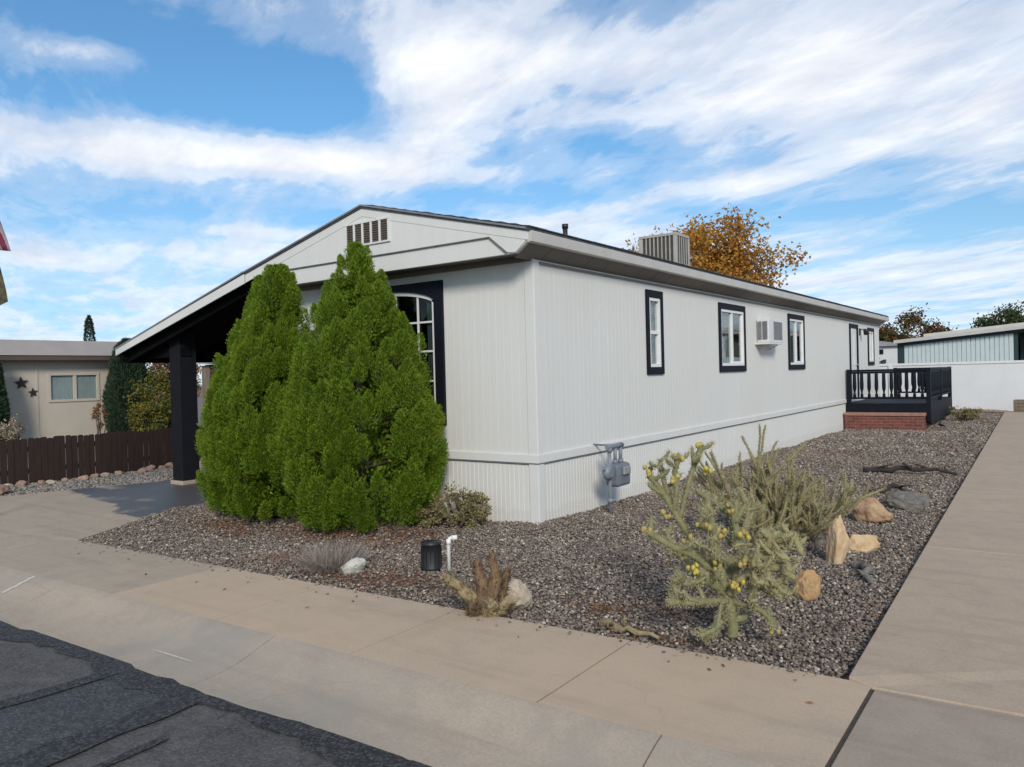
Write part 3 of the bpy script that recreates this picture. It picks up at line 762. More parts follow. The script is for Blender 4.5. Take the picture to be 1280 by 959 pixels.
# arched front window
mb = MB(); yt = YF - .035
ox0, ox1, oz0, oz1 = AW
ix0, ix1, iz0 = ox0 + .15, ox1 - .13, oz0 + .15
def arch(x): 
    c = (ix0 + ix1) / 2; h = (ix1 - ix0) / 2
    return 2.50 + .135 * math.sqrt(max(0, 1 - ((x - c) / h) ** 2)) ** 1.4
nx = 24; xsA = [ix0 + (ix1 - ix0) * i / nx for i in range(nx + 1)]
def slab(m_, poly, y, dy): m_.prism(poly, (0, dy, 0))
slab(mb, [(ox0, yt, oz0), (ix0, yt, oz0), (ix0, yt, oz1), (ox0, yt, oz1)], yt, .04)
slab(mb, [(ix1, yt, oz0), (ox1, yt, oz0), (ox1, yt, oz1), (ix1, yt, oz1)], yt, .04)
slab(mb, [(ix0, yt, oz0), (ix1, yt, oz0), (ix1, yt, iz0), (ix0, yt, iz0)], yt, .04)
for i in range(nx):
    a, b = xsA[i], xsA[i + 1]
    slab(mb, [(a, yt, arch(a)), (b, yt, arch(b)), (b, yt, oz1), (a, yt, oz1)], yt, .04)
fw = mb.build('window', M['navy'], house)
mb = MB(); ys = YF - .012; t = .045
mb.box(ix0, ix0 + t, ys, ys + .05, iz0, arch(ix0)); mb.box(ix1 - t, ix1, ys, ys + .05, iz0, arch(ix1)); mb.box(ix0 + t, ix1 - t, ys, ys + .05, iz0, iz0 + t)
for i in range(nx):
    a, b = xsA[i], xsA[i + 1]
    slab(mb, [(a, ys, arch(a) - t), (b, ys, arch(b) - t), (b, ys, arch(b) + .002), (a, ys, arch(a) + .002)], ys, .05)
for i in range(1, 5):
    x = ix0 + (ix1 - ix0) * i / 5 if i < 4 else -6.21
    if i < 4: x = -6.21 - (4 - i) * .36
    mb.box(x - .011, x + .011, ys + .008, ys + .024, iz0 + t, arch(x) - t)
for z in (1.55, 1.90, 2.245): mb.box(ix0 + t, ix1 - t, ys + .010, ys + .022, z - .011, z + .011)
mb.build('frame', M['vinyl'], fw)
mb = MB(); mb.prism([(ix0 + t, ys + .030, iz0 + t), (ix1 - t, ys + .030, iz0 + t)] + [(x, ys + .030, arch(x) - t) for x in (ix1 - t, *[ix1 - t - (ix1 - ix0 - 2 * t) * q / 12 for q in range(1, 12)], ix0 + t)], (0, .005, 0))
mb.build('pane', M['darkglass'], fw)
mb = MB()
for i in range(7):
    x = ix1 - .060 - i * .016
    mb.tube([(x, YF + .046 + .008 * (i % 2), iz0 + .03), (x, YF + .046 + .008 * (i % 2), arch(ix1 - .2) - .02)], .016, 8)
mb.build('curtain', M['curtain'], fw)

# side windows
def side_window(a, b, c, d, kind):
    tw = .10; tn = .075
    m_ = MB(); x0, x1 = XW - .004, XW + .03
    m_.box(x0, x1, a, a + tn, c, d); m_.box(x0, x1, b - tn, b, c, d); m_.box(x0, x1, a + tn, b - tn, d - tw, d); m_.box(x0, x1, a + tn, b - tn, c, c + tw)
    o = m_.build('window', M['navy'], house, .003)
    a2, b2, c2, d2 = a + tn, b - tn, c + tw, d - tw
    m_ = MB(); t_ = .045; f0, f1 = XW - .05, XW + .018
    m_.box(f0, f1, a2, a2 + t_, c2, d2); m_.box(f0, f1, b2 - t_, b2, c2, d2); m_.box(f0, f1, a2 + t_, b2 - t_, c2, c2 + t_); m_.box(f0, f1, a2 + t_, b2 - t_, d2 - t_, d2)
    if kind == 'hung':
        zm = (c2 + d2) / 2; m_.box(f0, f1 - .006, a2 + t_, b2 - t_, zm - .025, zm + .025)
        m_.box(f0 + .01, f1 - .01, b2 - t_ - .03, b2 - t_, c2 + t_, zm - .025)
    else:
        ym = (a2 + b2) / 2; m_.box(f0, f1 - .006, ym - .028, ym + .028, c2 + t_, d2 - t_)
        m_.box(f0 + .012, f1 - .02, ym + .028, b2 - t_, c2 + t_, c2 + t_ + .03); m_.box(f0 + .012, f1 - .02, b2 - t_ - .03, b2 - t_, c2 + t_ + .03, d2 - t_)
    m_.build('frame', M['vinyl'], o, .003)
    m_ = MB(); m_.box(XW - .022, XW - .017, a2 + t_, b2 - t_, c2 + t_, d2 - t_); m_.build('pane', M['glass'], o)
    m_ = MB()
    if kind == 'hung':
        n_ = 22
        for i in range(n_):
            z = c2 + t_ + (d2 - c2 - 2 * t_) * (i + .5) / n_
            m_.hexa([(XW - .10, a2, z - .018), (XW - .10, b2, z - .018), (XW - .075, b2, z + .016), (XW - .075, a2, z + .016), (XW - .097, a2, z - .020), (XW - .097, b2, z - .020), (XW - .072, b2, z + .014), (XW - .072, a2, z + .014)])
        m_.build('blind', M['blind'], o)
    else:
        ym = (a2 + b2) / 2
        m_.box(XW - .046, XW - .043, a2 + t_, ym - .02, c2 + t_, d2 - t_)
        m_.build('insect_screen', M['blinddark'], o)
        m_ = MB(); n_ = 10
        for i in range(n_):
            y = ym + .04 + (b2 - ym - .08) * (i + .5) / n_
            if kind == 'slider' and i > 6: continue
            m_.box(XW - .13 + .012 * (i % 2), XW - .125 + .012 * (i % 2), y - .024, y + .024, c2 + (.3 if i % 3 == 0 else .05), d2 - .1)
        m_.build('blind', M['blind'], o)
    return o
side_window(*WIN[0], 'hung'); side_window(*WIN[1], 'slider'); side_window(*WIN[2], 'slider2'); side_window(*WIN[3], 'slider2')
# side door
mb = MB(); a, b, c, d = DOOR
mb.box(XW - .004, XW + .03, a, a + .09, c + .1, d); mb.box(XW - .004, XW + .03, b - .09, b, c + .1, d); mb.box(XW - .004, XW + .03, a + .09, b - .09, d - .10, d)
door = mb.build('door', M['navy'], house, .003)
mb = MB(); mb.box(XW - .04, XW - .003, a + .09, b - .09, c + .02, d - .10)
for (q0, q1) in ((.85, 1.45), (1.6, 2.45)):
    for (p0, p1) in ((a + .17, (a + b) / 2 - .04), ((a + b) / 2 + .04, b - .17)): mb.box(XW - .003, XW + .006, p0, p1, q0, q1)
mb.build('door_leaf', M['vinyl'], door, .004)
mb = MB(); mb.tube([(XW, b - .17, 1.62), (XW + .05, b - .17, 1.62)], .012, 8); mb.lathe([(.005, -.025), (.024, -.012), (.024, .012), (.005, .025)], (XW + .055, b - .17, 1.62), 10)
mb.build('handle', M['galv'], door)
mb = MB(); mb.box(XW, XW + .03, 22.62, 22.74, 2.44, 2.62); mb.tube([(XW + .03, 22.68, 2.58), (XW + .12, 22.68, 2.60), (XW + .16, 22.68, 2.58)], .012, 8)
mb.lathe([(.03, -.10), (.055, -.09), (.06, .0), (.075, .03), (.02, .07)], (XW + .165, 22.68, 2.53), 10)
mb.build('wall_lamp', M['bucket'], house)
mb = MB(); mb.box(XW + .0, XW + .18, 21.3, 22.5, .585, .62); mb.build('door_sill', M['galv'], house)

# carport
cp = MB()
CY0, CY1 = 6.32, 17.2
cp.prism([(TX, CY0, TZ), (BX, CY0, BZ), (BX, CY0, BZ - .05), (TX, CY0, TZ - .05)], (0, CY1 - CY0, 0))
cproof = cp.build('carport_roof', M['roofgrey'], house)
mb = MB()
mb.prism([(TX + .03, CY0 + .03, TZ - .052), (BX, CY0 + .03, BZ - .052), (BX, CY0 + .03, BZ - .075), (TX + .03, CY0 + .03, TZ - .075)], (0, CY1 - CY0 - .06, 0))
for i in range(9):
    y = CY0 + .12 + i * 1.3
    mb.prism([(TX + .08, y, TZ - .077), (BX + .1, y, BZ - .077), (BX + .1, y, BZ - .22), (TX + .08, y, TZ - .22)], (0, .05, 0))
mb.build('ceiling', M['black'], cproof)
mb = MB()
mb.prism([(TX - .03, CY0 - .028, TZ - .0), (BX, CY0 - .028, BZ - .036), (BX, CY0 - .028, BZ - .165), (TX - .03, CY0 - .028, TZ - .115)], (0, .02, 0))
mb.build('rake_board', M['trim'], cproof, .003)
mb = MB(); mb.prism([(TX - .03, CY0 - .04, TZ + .008), (BX, CY0 - .04, BZ + .006), (BX, CY0 - .04, BZ - .014), (TX - .03, CY0 - .04, TZ - .012)], (0, .03, 0))
mb.build('drip_edge', M['acgrey'], cproof)
mb = MB(); mb.box(TX + .0, TX + .10, CY0 + .02, CY1, TZ - .235, TZ - .053)
mb.build('side_beam', M['black'], cproof)
mb = MB(); mb.box(TX + .1, -11.2, 6.62, 6.80, 2.02, 2.16); mb.build('cross_beam', M['black'], cproof)
for (px_, py_) in ((-11.36, 6.74), (-12.44, 12.2), (-12.44, 16.9)):
    mb = MB(); h = .145; mb.box(px_ - h, px_ + h, py_ - h, py_ + h, .06, 2.42 if px_ > -12 else 2.0)
    po = mb.build('carport_post', M['postblack'], house, .008)
    mb = MB(); mb.box(px_ - h - .03, px_ + h + .03, py_ - h - .03, py_ + h + .03, -.05, .058); mb.build('post_base', M['curbc'], po, .01)

# ------------------------------------------------------------------ evaporative cooler, window air conditioner, gas meter
ec = thing('evaporative_cooler', (-5.75, 12.9, 3.44), 'beige louvred evaporative cooler standing on the roof', 'roof cooler')
def cooler():
    x0, x1, y0, y1 = -6.12, -5.40, 12.40, 13.0
    z0, z1 = 3.42, 3.95
    b = MB(); t_ = .06
    for (xx, yy) in ((x0, y0), (x1 - t_, y0), (x0, y1 - t_), (x1 - t_, y1 - t_)): b.box(xx, xx + t_, yy, yy + t_, z0, z1)
    b.box(x0, x1, y0, y1, z1, z1 + .05); b.box(x0 - .015, x1 + .015, y0 - .015, y1 + .015, z0 - .06, z0 + .05)
    b.build('cabinet', M['beige'], ec, .008)
    for face in range(4):
        p = MB(); n_ = 8 if face in (0, 2) else 5
        if face == 0: lo, hi = x0 + t_, x1 - t_
        elif face == 1: lo, hi = y0 + t_, y1 - t_
        elif face == 2: lo, hi = x0 + t_, x1 - t_
        else: lo, hi = y0 + t_, y1 - t_
        for i in range(n_):
            a_ = lo + (hi - lo) * i / n_; b_ = a_ + (hi - lo) / n_ * .30
            if face == 0: p.box(a_, b_, y0 + .008, y0 + .018, z0 + .05, z1)
            if face == 2: p.box(a_, b_, y1 - .03, y1 - .008, z0 + .05, z1)
            if face == 1: p.box(x1 - .016, x1 - .008, a_, b_, z0 + .05, z1)
            if face == 3: p.box(x0 + .008, x0 + .03, a_, b_, z0 + .05, z1)
        k_ = len(p.f)
        if face == 0: p.box(lo, hi, y0 + .022, y0 + .032, z0 + .05, z1, 1)
        if face == 2: p.box(lo, hi, y1 - .045, y1 - .035, z0 + .05, z1, 1)
        if face == 1: p.box(x1 - .026, x1 - .018, lo, hi, z0 + .05, z1, 1)
        if face == 3: p.box(x0 + .035, x0 + .045, lo, hi, z0 + .05, z1, 1)
        p.build('louvre_panel', [M['beige'], M['louvredark']], ec)
    for (xx, yy) in ((x0 + .02, y0 + .02), (x1 - .07, y0 + .02), (x0 + .02, y1 - .07), (x1 - .07, y1 - .07)):
        zr = 3.075 + .243 * (-4.315 - xx) - .06
        s_ = MB(); s_.box(xx, xx + .05, yy, yy + .05, min(zr, z0 - .1), z0 - .062)
        s_.build('leg', M['galv'], ec)
cooler()
ac = thing('window_air_conditioner', (XW, 14.3, 2.05), 'off white window air conditioner sticking out between the two sliding windows', 'air conditioner')
def aircon():
    x0, x1, y0, y1, z0, z1 = XW + .01, XW + .23, 13.93, 14.80, 2.07, 2.50
    b = MB(); b.box(x0, x1, y0, y1, z0, z1); b.build('casing', M['acwhite'], ac, .012)
    for i, (u0, u1) in enumerate(((x0 + .02, x0 + .085), (x0 + .11, x0 + .19))):
        p = MB(); p.box(u0, u1, y0 - .006, y0 - .002, z0 + .05, z1 - .05, 1)
        for k_ in range(5):
            a_ = u0 + (u1 - u0) * k_ / 5; p.box(a_, a_ + .010, y0 - .016, y0 - .006, z0 + .05, z1 - .05, 0)
        p.build('side_louvre', [M['acgrey'], M['louvre']], ac)
    p = MB(); p.box(x1 + .002, x1 + .006, y0 + .28, y1 - .08, z0 + .05, z1 - .05, 1)
    for k_ in range(13):
        a_ = y0 + .28 + (y1 - y0 - .36) * k_ / 13; p.box(x1 + .006, x1 + .014, a_, a_ + .012, z0 + .05, z1 - .05, 0)
    p.build('rear_grille', [M['acgrey'], M['louvre']], ac)
    p = MB(); p.box(XW + .0, XW + .27, y0 - .10, y0 + .75, z0 - .04, z0 - .004); p.build('support_shelf', M['acwhite'], ac)
    for yy in (y0 + .10, y1 - .2):
        p = MB(); p.tube([(XW + .01, yy, z0 - .12), (XW + .18, yy, z0 - .045)], .010, 6); p.build('bracket', M['acwhite'], ac)
aircon()
gm = thing('gas_meter', (-4.20, 7.62, 0), 'grey gas meter with pipes standing against the house skirting', 'gas meter')
def gasmeter():
    bx, by = -4.22, 7.68
    p = MB(); p.tube([(bx, by, -.08), (bx, by, .28), (bx, by, .72)], .022, 10)
    for z in (.10, .40, .68): p.tube([(bx, by, z), (bx, by, z + .05)], .034, 10)
    p.build('riser_pipe', M['pipe'], gm)
    p = MB(); p.tube([(bx, by - .05, .74), (bx, by, .74), (bx, by + .16, .74), (bx, by + .31, .74)], .030, 10); p.tube([(bx, by + .20, .74), (XW + .0, by + .20, .74)], .012, 8)
    p.tube([(bx, by + .14, .74), (bx, by + .14, .54)], .022, 10); p.tube([(bx, by + .27, .74), (bx, by + .27, .54)], .022, 10)
    for dy in (.14, .27): p.tube([(bx, by + dy, .58), (bx, by + dy, .535)], .034, 8)
    p.build('manifold', M['pipe'], gm)
    p = MB(); p.box(bx - .10, bx + .09, by + .06, by + .36, .27, .54); o = p.build('meter_body', M['meter'], gm, .04)
    p = MB(); p.box(bx + .09, bx + .125, by + .13, by + .29, .41, .50); p.build('dial_cover', M['galv'], o, .01)
    p = MB()
    c = Vector((bx + .03, by - .09, .46))
    p.tube([c + Vector((-.05, -.0, .0)), c + Vector((-.02, 0, 0)), c + Vector((.02, 0, 0)), c + Vector((.05, 0, 0))], [.05, .085, .085, .05], 16)
    p.tube([c + Vector((0, -.12, .06)), c + Vector((0, -.02, .02))], .018, 8); p.tube([c + Vector((0, 0, -.09)), c + Vector((0, 0, .1))], .02, 8); p.tube([c, Vector((bx, by, .46))], .02, 8)
    p.build('regulator', M['pipe'], gm)
gasmeter()

# ------------------------------------------------------------------ side porch deck
dk = thing('porch_deck', (-3.5, 22.5, 0), 'navy porch deck with turned balusters on a red brick base', 'porch')
def deck():
    x0, x1, y0, y1 = XW + .03, -2.60, 20.85, 25.2
    p = MB(); p.box(x0, x1 - .12, y0 - .30, y0 + .5, -.1, .335); p.build('brick_base', M['brick'], dk, .005)
    p = MB(); p.box(x0, x1 - .10, y0 - .33, y0 + .5, .337, .41); p.build('brick_step', M['brickcap'], dk, .01)
    p = MB()
    n_ = 13
    for i in range(n_): 
        a_ = y0 + .02 + (y1 - y0 - .04) * i / n_; p.box(x0, x1, a_, a_ + (y1 - y0) / n_ - .012, .60, .635)
    p.build('deck_floor', M['navy'], dk)
    p = MB(); p.box(x0, x1, y0, y0 + .04, .42, .598); p.box(x1 - .04, x1, y0 + .04, y1, .14, .598); p.box(x0, x1, y1 - .04, y1 - .002, .14, .598)
    p.build('skirt_board', M['navy'], dk, .003)
    def rail(ax, fixed, a_, b_):
        q = MB()
        def bx_(u0, u1, t_, z0, z1):
            if ax == 'x': q.box(u0, u1, fixed - t_, fixed + t_, z0, z1)
            else: q.box(fixed - t_, fixed + t_, u0, u1, z0, z1)
        bx_(a_, b_, .045, 1.44, 1.49); bx_(a_, b_, .022, 1.385, 1.438); bx_(a_, b_, .022, .74, .79)
        q.build('handrail', M['navy'], dk, .004)
        n2 = round((b_ - a_) / .168)
        for i in range(n2):
            u = a_ + (b_ - a_) * (i + .5) / n2
            c = (u, fixed, .79) if ax == 'x' else (fixed, u, .79)
            g = MB(); g.lathe([(.036, 0), (.036, .07), (.026, .085), (.020, .11), (.026, .15), (.040, .20), (.046, .25), (.045, .36), (.040, .50), (.040, .594)], c, 8)
            g.build('baluster', M['navy'], dk)
    rail('x', y0 + .05, x0 + .1, x1 - .1); rail('y', x1 - .05, y0 + .12, y1 - .1)
    rail('x', y1 - .05, x0 + .5, x1 - .1)
    for (xx, yy) in ((x0 + .05, y0 + .05), (x1 - .05, y0 + .05), (x1 - .05, y1 - .05), (x1 - .05, (y0 + y1) / 2), (x0 + .45, y1 - .05)):
        g = MB(); g.box(xx - .048, xx + .048, yy - .048, yy + .048, .2 if xx > -3 else .6, 1.50); g.build('post', M['navy'], dk, .004)
deck()

# ------------------------------------------------------------------ plants: helpers
def limb(b, p0, d0, length, r0, depth, rng, out, up=.15, nseg=5, split=3, spread=.7, shrink=.66, minr=.008):
    pts = [Vector(p0)]; d_ = Vector(d0).normalized(); rad = [r0]
    for i in range(nseg):
        d_ = (d_ + Vector((rng.gauss(0, .13), rng.gauss(0, .13), rng.gauss(0, .1) + up * .2))).normalized()
        pts.append(pts[-1] + d_ * length / nseg); rad.append(max(minr, r0 * (1 - .45 * (i + 1) / nseg)))
    b.tube(pts, rad, 7 if depth > 1 else 5, 0, True)
    if depth <= 1: out += [(p, d_) for p in pts[2:]]
    if depth == 0: return
    for k_ in range(split):
        i = rng.randint(max(1, nseg - 3), nseg)
        a = Vector((rng.gauss(0, 1), rng.gauss(0, 1), rng.gauss(.25, .6))).normalized()
        nd = (d_ * (1 - spread * .55) + a * spread).normalized()
        limb(b, pts[i], nd, length * shrink * rng.uniform(.8, 1.2), rad[i] * .62, depth - 1, rng, out, up, nseg, split, spread, shrink, minr)

def broadleaf(name, base, h_trunk, limb_len, r, leafmat, label, cat, seed, depth=3, split=3, nleaf=22, leaf=.09, clump=.32, group=None, nprim=5, keep=1.0, spread=.75):
    rng = random.Random(seed); nrg = np.random.default_rng(seed)
    root = thing(name, base, label, cat, group)
    b = MB(); out = []
    x, y, z = base
    pts = [Vector((x, y, z - .1)), Vector((x + rng.gauss(0, .05), y, z + h_trunk * .5)), Vector((x + rng.gauss(0, .1), y + rng.gauss(0, .1), z + h_trunk))]
    b.tube(pts, [r * 1.25, r, r * .85], 9)
    for k_ in range(nprim):
        a = 6.283 * k_ / nprim + rng.uniform(-.4, .4)
        limb(b, pts[2], (math.cos(a) * .75, math.sin(a) * .75, rng.uniform(.5, 1.3)), limb_len * rng.uniform(.75, 1.15), r * .55, depth - 1, rng, out, split=split, spread=spread)
    b.build('trunk', M['bark'], root)
    P = np.array([p[:] for p, d_ in out]); 
    P = P[nrg.uniform(size=len(P)) < keep]
    n = len(P) * nleaf
    base_p = np.repeat(P, nleaf, 0) + nrg.normal(0, clump * .5, (n, 3)) * np.array([1, 1, .8])
    d_ = unit(nrg.normal(size=(n, 3)) + np.array([0, 0, -.3]))
    v, f = leaf_quads(base_p, d_, nrg.uniform(.7, 1.4, n) * leaf, nrg.uniform(.45, .8, n) * leaf, nrg, .15)
    np_mesh('crown', v, f, leafmat, root, loc=base)
    return root

def leafy_mass(name, base, ellipsoids, leafmat, label, cat, seed, n=5000, leaf=.06, group=None, stem_h=.5, bare=False):
    """shrub: several stems and leaves gathered in uneven clumps spread through ellipsoids (cx,cy,cz,rx,ry,rz)"""
    nrg = np.random.default_rng(seed); rng = random.Random(seed)
    root = thing(name, base, label, cat, group)
    b = MB()
    for (cx, cy, cz, rx, ry, rz) in ellipsoids:
        for k_ in range(5):
            tip = Vector((cx + rng.uniform(-.6, .6) * rx, cy + rng.uniform(-.6, .6) * ry, cz + rng.uniform(-.2, .7) * rz))
            p0 = Vector((base[0] + rng.uniform(-.08, .08), base[1] + rng.uniform(-.08, .08), base[2] - .05))
            mid = p0.lerp(tip, .5) + Vector((rng.gauss(0, .06), rng.gauss(0, .06), .05))
            b.tube([p0, mid, tip], [.022, .015, .006], 6)
    b.build('stem', M['bark'], root)
    vs = []; ds = []
    per = n // len(ellipsoids)
    for (cx, cy, cz, rx, ry, rz) in ellipsoids:
        nc = max(12, per // 45)
        cc = unit(nrg.normal(size=(nc, 3))) * (nrg.uniform(.25, 1, nc) ** .45)[:, None]
        cl = np.array([cx, cy, cz]) + cc * np.array([rx, ry, rz])
        q = np.repeat(cl, 45, 0) + nrg.normal(0, 1, (nc * 45, 3)) * np.array([rx, ry, rz]) * .13
        vs.append(q); ds.append(unit(nrg.normal(size=q.shape) + np.repeat(cc, 45, 0) * .8))
    P = np.concatenate(vs); D = np.concatenate(ds); m_ = P[:, 2] > base[2]; P = P[m_]; D = D[m_]; n2 = len(P)
    v, f = leaf_quads(P, D, nrg.uniform(.7, 1.4, n2) * leaf, nrg.uniform(.4, .7, n2) * leaf, nrg, .12)
    np_mesh('foliage', v, f, leafmat, root, loc=base)
    return root

def arborvitae(base, spires, label, seed, ymax=6.62):
    """dense conical evergreen: upright sprays gathered into flame shaped clumps on one or more spires
    spires: (cx, cy, ztop, [(z, r), ...])"""
    nrg = np.random.default_rng(seed)
    root = thing('arborvitae', base, label, 'shrub', 'conical evergreens before the house front')
    b = MB()
    for (cx, cy, zt, prof) in spires:
        b.tube([(base[0], base[1], -.08), ((base[0] + cx) / 2, (base[1] + cy) / 2, zt * .35), (cx, cy, zt * .8)], [.07, .05, .015], 8)
        for k_ in range(26):
            z = nrg.uniform(.15, zt * .75); a = nrg.uniform(0, 6.283)
            r_ = np.interp(z, [q[0] for q in prof], [q[1] for q in prof]) * .8
            b.tube([(cx, cy, z), (cx + math.cos(a) * r_ * .6, cy + math.sin(a) * r_ * .6, z + .08), (cx + math.cos(a) * r_, cy + math.sin(a) * r_, z + .24)], [.016, .010, .004], 5)
    b.build('trunk', M['bark'], root)
    AP, AD, AL, AW_ = [], [], [], []
    for (cx, cy, zt, prof) in spires:
        zz = np.array([q[0] for q in prof]); rr = np.array([q[1] for q in prof])
        area = np.trapezoid(rr, zz) * 6.283 if hasattr(np, 'trapezoid') else np.trapz(rr, zz) * 6.283
        nc = int(area * 33)
        zs = nrg.uniform(zz[0], zz[-1], nc * 6); rs_ = np.interp(zs, zz, rr)
        k_ = nrg.uniform(size=len(zs)) < (rs_ + .12) / (rr.max() + .12); zs = zs[k_][:nc]; rs_ = rs_[k_][:nc]
        zs = np.concatenate([zs, [zt, zt * .97, zt * .93, zt * .90]]); rs_ = np.concatenate([rs_, [.0, .05, .08, .10]]); n1 = len(zs)
        a = nrg.uniform(0, 6.283, n1)
        hl = nrg.uniform(.19, .40, n1) * np.clip(.70 + rs_ * .5, .6, 1.15)
        rl = hl * nrg.uniform(.27, .37, n1)
        zs = np.minimum(zs, zt - hl * .92)
        dr = np.maximum(0, rs_ - rl * nrg.uniform(.85, 1.5, n1) + nrg.normal(0, .022, n1))
        C = np.stack([cx + np.cos(a) * dr, cy + np.sin(a) * dr, np.maximum(zs - .10, .0)], 1)
        outd = np.stack([np.cos(a), np.sin(a), np.zeros(n1)], 1)
        lean = np.clip(.55 - zs / zt * .55, .03, .5)[:, None] * nrg.uniform(.3, 1.1, (n1, 1))
        axis = unit(outd * lean + np.array([0, 0, 1.0]) + nrg.normal(0, .07, (n1, 3)))
        m_ = 950
        t = nrg.uniform(0, 1, (n1, m_)) ** .8
        wid = np.sin((.12 + .88 * t) ** .75 * math.pi) ** .75 * rl[:, None]
        rnd = unit(nrg.normal(size=(n1, m_, 3))); rnd = unit(rnd - (rnd * axis[:, None]).sum(-1, keepdims=True) * axis[:, None])
        ang = np.arctan2(rnd[..., 1], rnd[..., 0])
        ridge = 1 + .16 * np.sin(ang * 5 + t * 4 + a[:, None] * 7) + .10 * np.sin(ang * 9 - t * 13)
        rad = wid * nrg.uniform(.12, 1, (n1, m_)) ** .6 * ridge
        P = C[:, None] + axis[:, None] * (t * hl[:, None])[..., None] + rnd * rad[..., None]
        D = unit(axis[:, None] * .9 + rnd * (.95 - .6 * t)[..., None] + nrg.normal(0, .22, (n1, m_, 3)))
        AP.append(P.reshape(-1, 3)); AD.append(D.reshape(-1, 3))
        AL.append(nrg.uniform(.018, .042, n1 * m_)); AW_.append(nrg.uniform(.006, .011, n1 * m_))
        # inner, older growth
        ni = int(area * 900)
        zs = nrg.uniform(zz[0], zz[-1] - .1, ni); rs_ = np.maximum(0, np.interp(zs, zz, rr) - .2) * nrg.uniform(.2, .85, ni) ** .5; a = nrg.uniform(0, 6.283, ni)
        AP.append(np.stack([cx + np.cos(a) * rs_, cy + np.sin(a) * rs_, zs], 1)); AD.append(unit(np.stack([np.cos(a), np.sin(a), np.full(ni, .7)], 1) + nrg.normal(0, .5, (ni, 3))))
        AL.append(nrg.uniform(.05, .09, ni)); AW_.append(nrg.uniform(.02, .035, ni))
    P = np.concatenate(AP); D = np.concatenate(AD); Ln = np.concatenate(AL); Wd = np.concatenate(AW_)
    k_ = (P[:, 1] < ymax) & (P[:, 2] > .01); P = P[k_]; D = D[k_]; Ln = Ln[k_]; Wd = Wd[k_]
    v, f = leaf_quads(P, D, Ln, Wd, nrg, .1)
    np_mesh('foliage', v, f, M['arbor'], root, loc=base)
    return root
arborvitae((-6.33, 5.82, 0), [(-6.31, 5.84, 3.16, [(.02, .58), (.15, .74), (.5, .87), (.94, .88), (1.39, .80), (1.83, .67), (2.27, .46), (2.71, .25), (2.95, .14), (3.16, .015)])],
           'tall pointed green arborvitae nearest the arched window', 21)
arborvitae((-7.65, 5.62, 0), [(-7.56, 5.71, 3.04, [(.02, .52), (.2, .72), (.6, .82), (1.1, .80), (1.6, .62), (2.0, .46), (2.4, .33), (2.75, .23), (2.95, .13), (3.04, .03)]), (-7.74, 5.60, 2.92, [(.05, .40), (.8, .52), (1.6, .40), (2.2, .24), (2.6, .14), (2.92, .02)]),
                              (-8.0, 5.50, 2.40, [(.05, .38), (.3, .48), (.9, .50), (1.4, .42), (1.8, .24), (2.2, .09), (2.40, .01)])],
           'broad green arborvitae with a lower side spire next to the carport', 33)

# ------------------------------------------------------------------ cholla cactus
def cholla_stem(b, pts, r, spn, rng, mi=0, rough=.22, spines=90, slen=.022):
    """knobbly stem along pts, spines collected in spn as (pos, dir)"""
    P = [Vector(p) for p in pts]
    # resample
    L_ = [0]
    for i in range(1, len(P)): L_.append(L_[-1] + (P[i] - P[i - 1]).length)
    tot = L_[-1]; n = max(4, int(tot / .016))
    Q = []; Rr = []
    for i in range(n + 1):
        s_ = tot * i / n
        j = max(k_ for k_ in range(len(L_)) if L_[k_] <= s_ + 1e-9); j = min(j, len(P) - 2)
        t = (s_ - L_[j]) / max(1e-6, L_[j + 1] - L_[j])
        Q.append(P[j].lerp(P[j + 1], t) + Vector((rng.gauss(0, .002), rng.gauss(0, .002), rng.gauss(0, .002))))
        e = 1.0 if i < n - 1 else (.75 if i == n - 1 else .35)
        Rr.append(r * e * (1 + rough * (1 if i % 2 else -1) * .5 + rng.uniform(-.08, .08)))
    b.tube(Q, Rr, 7, mi, True, True)
    ns = int(spines * tot / .1)
    for k_ in range(ns):
        i = rng.randint(0, n); t = (Q[min(i + 1, n)] - Q[max(i - 1, 0)]).normalized()
        a = Vector((rng.gauss(0, 1), rng.gauss(0, 1), rng.gauss(0, 1))); a = (a - t * a.dot(t)).normalized()
        spn.append((Q[i] + a * Rr[i] * .8, (a + t * rng.uniform(-.3, .7)).normalized(), rng.uniform(.6, 1.3) * slen))
    return Q

def spines_mesh(spn, parent, loc, seed, w=.0022):
    nrg = np.random.default_rng(seed)
    P = np.array([s[0][:] for s in spn]); D = np.array([s[1][:] for s in spn]); Ln = np.array([s[2] for s in spn])
    v, f = leaf_quads(P, D, Ln, np.full(len(P), w), nrg)
    np_mesh('spines', v, f, M['spine'], parent, loc=loc)

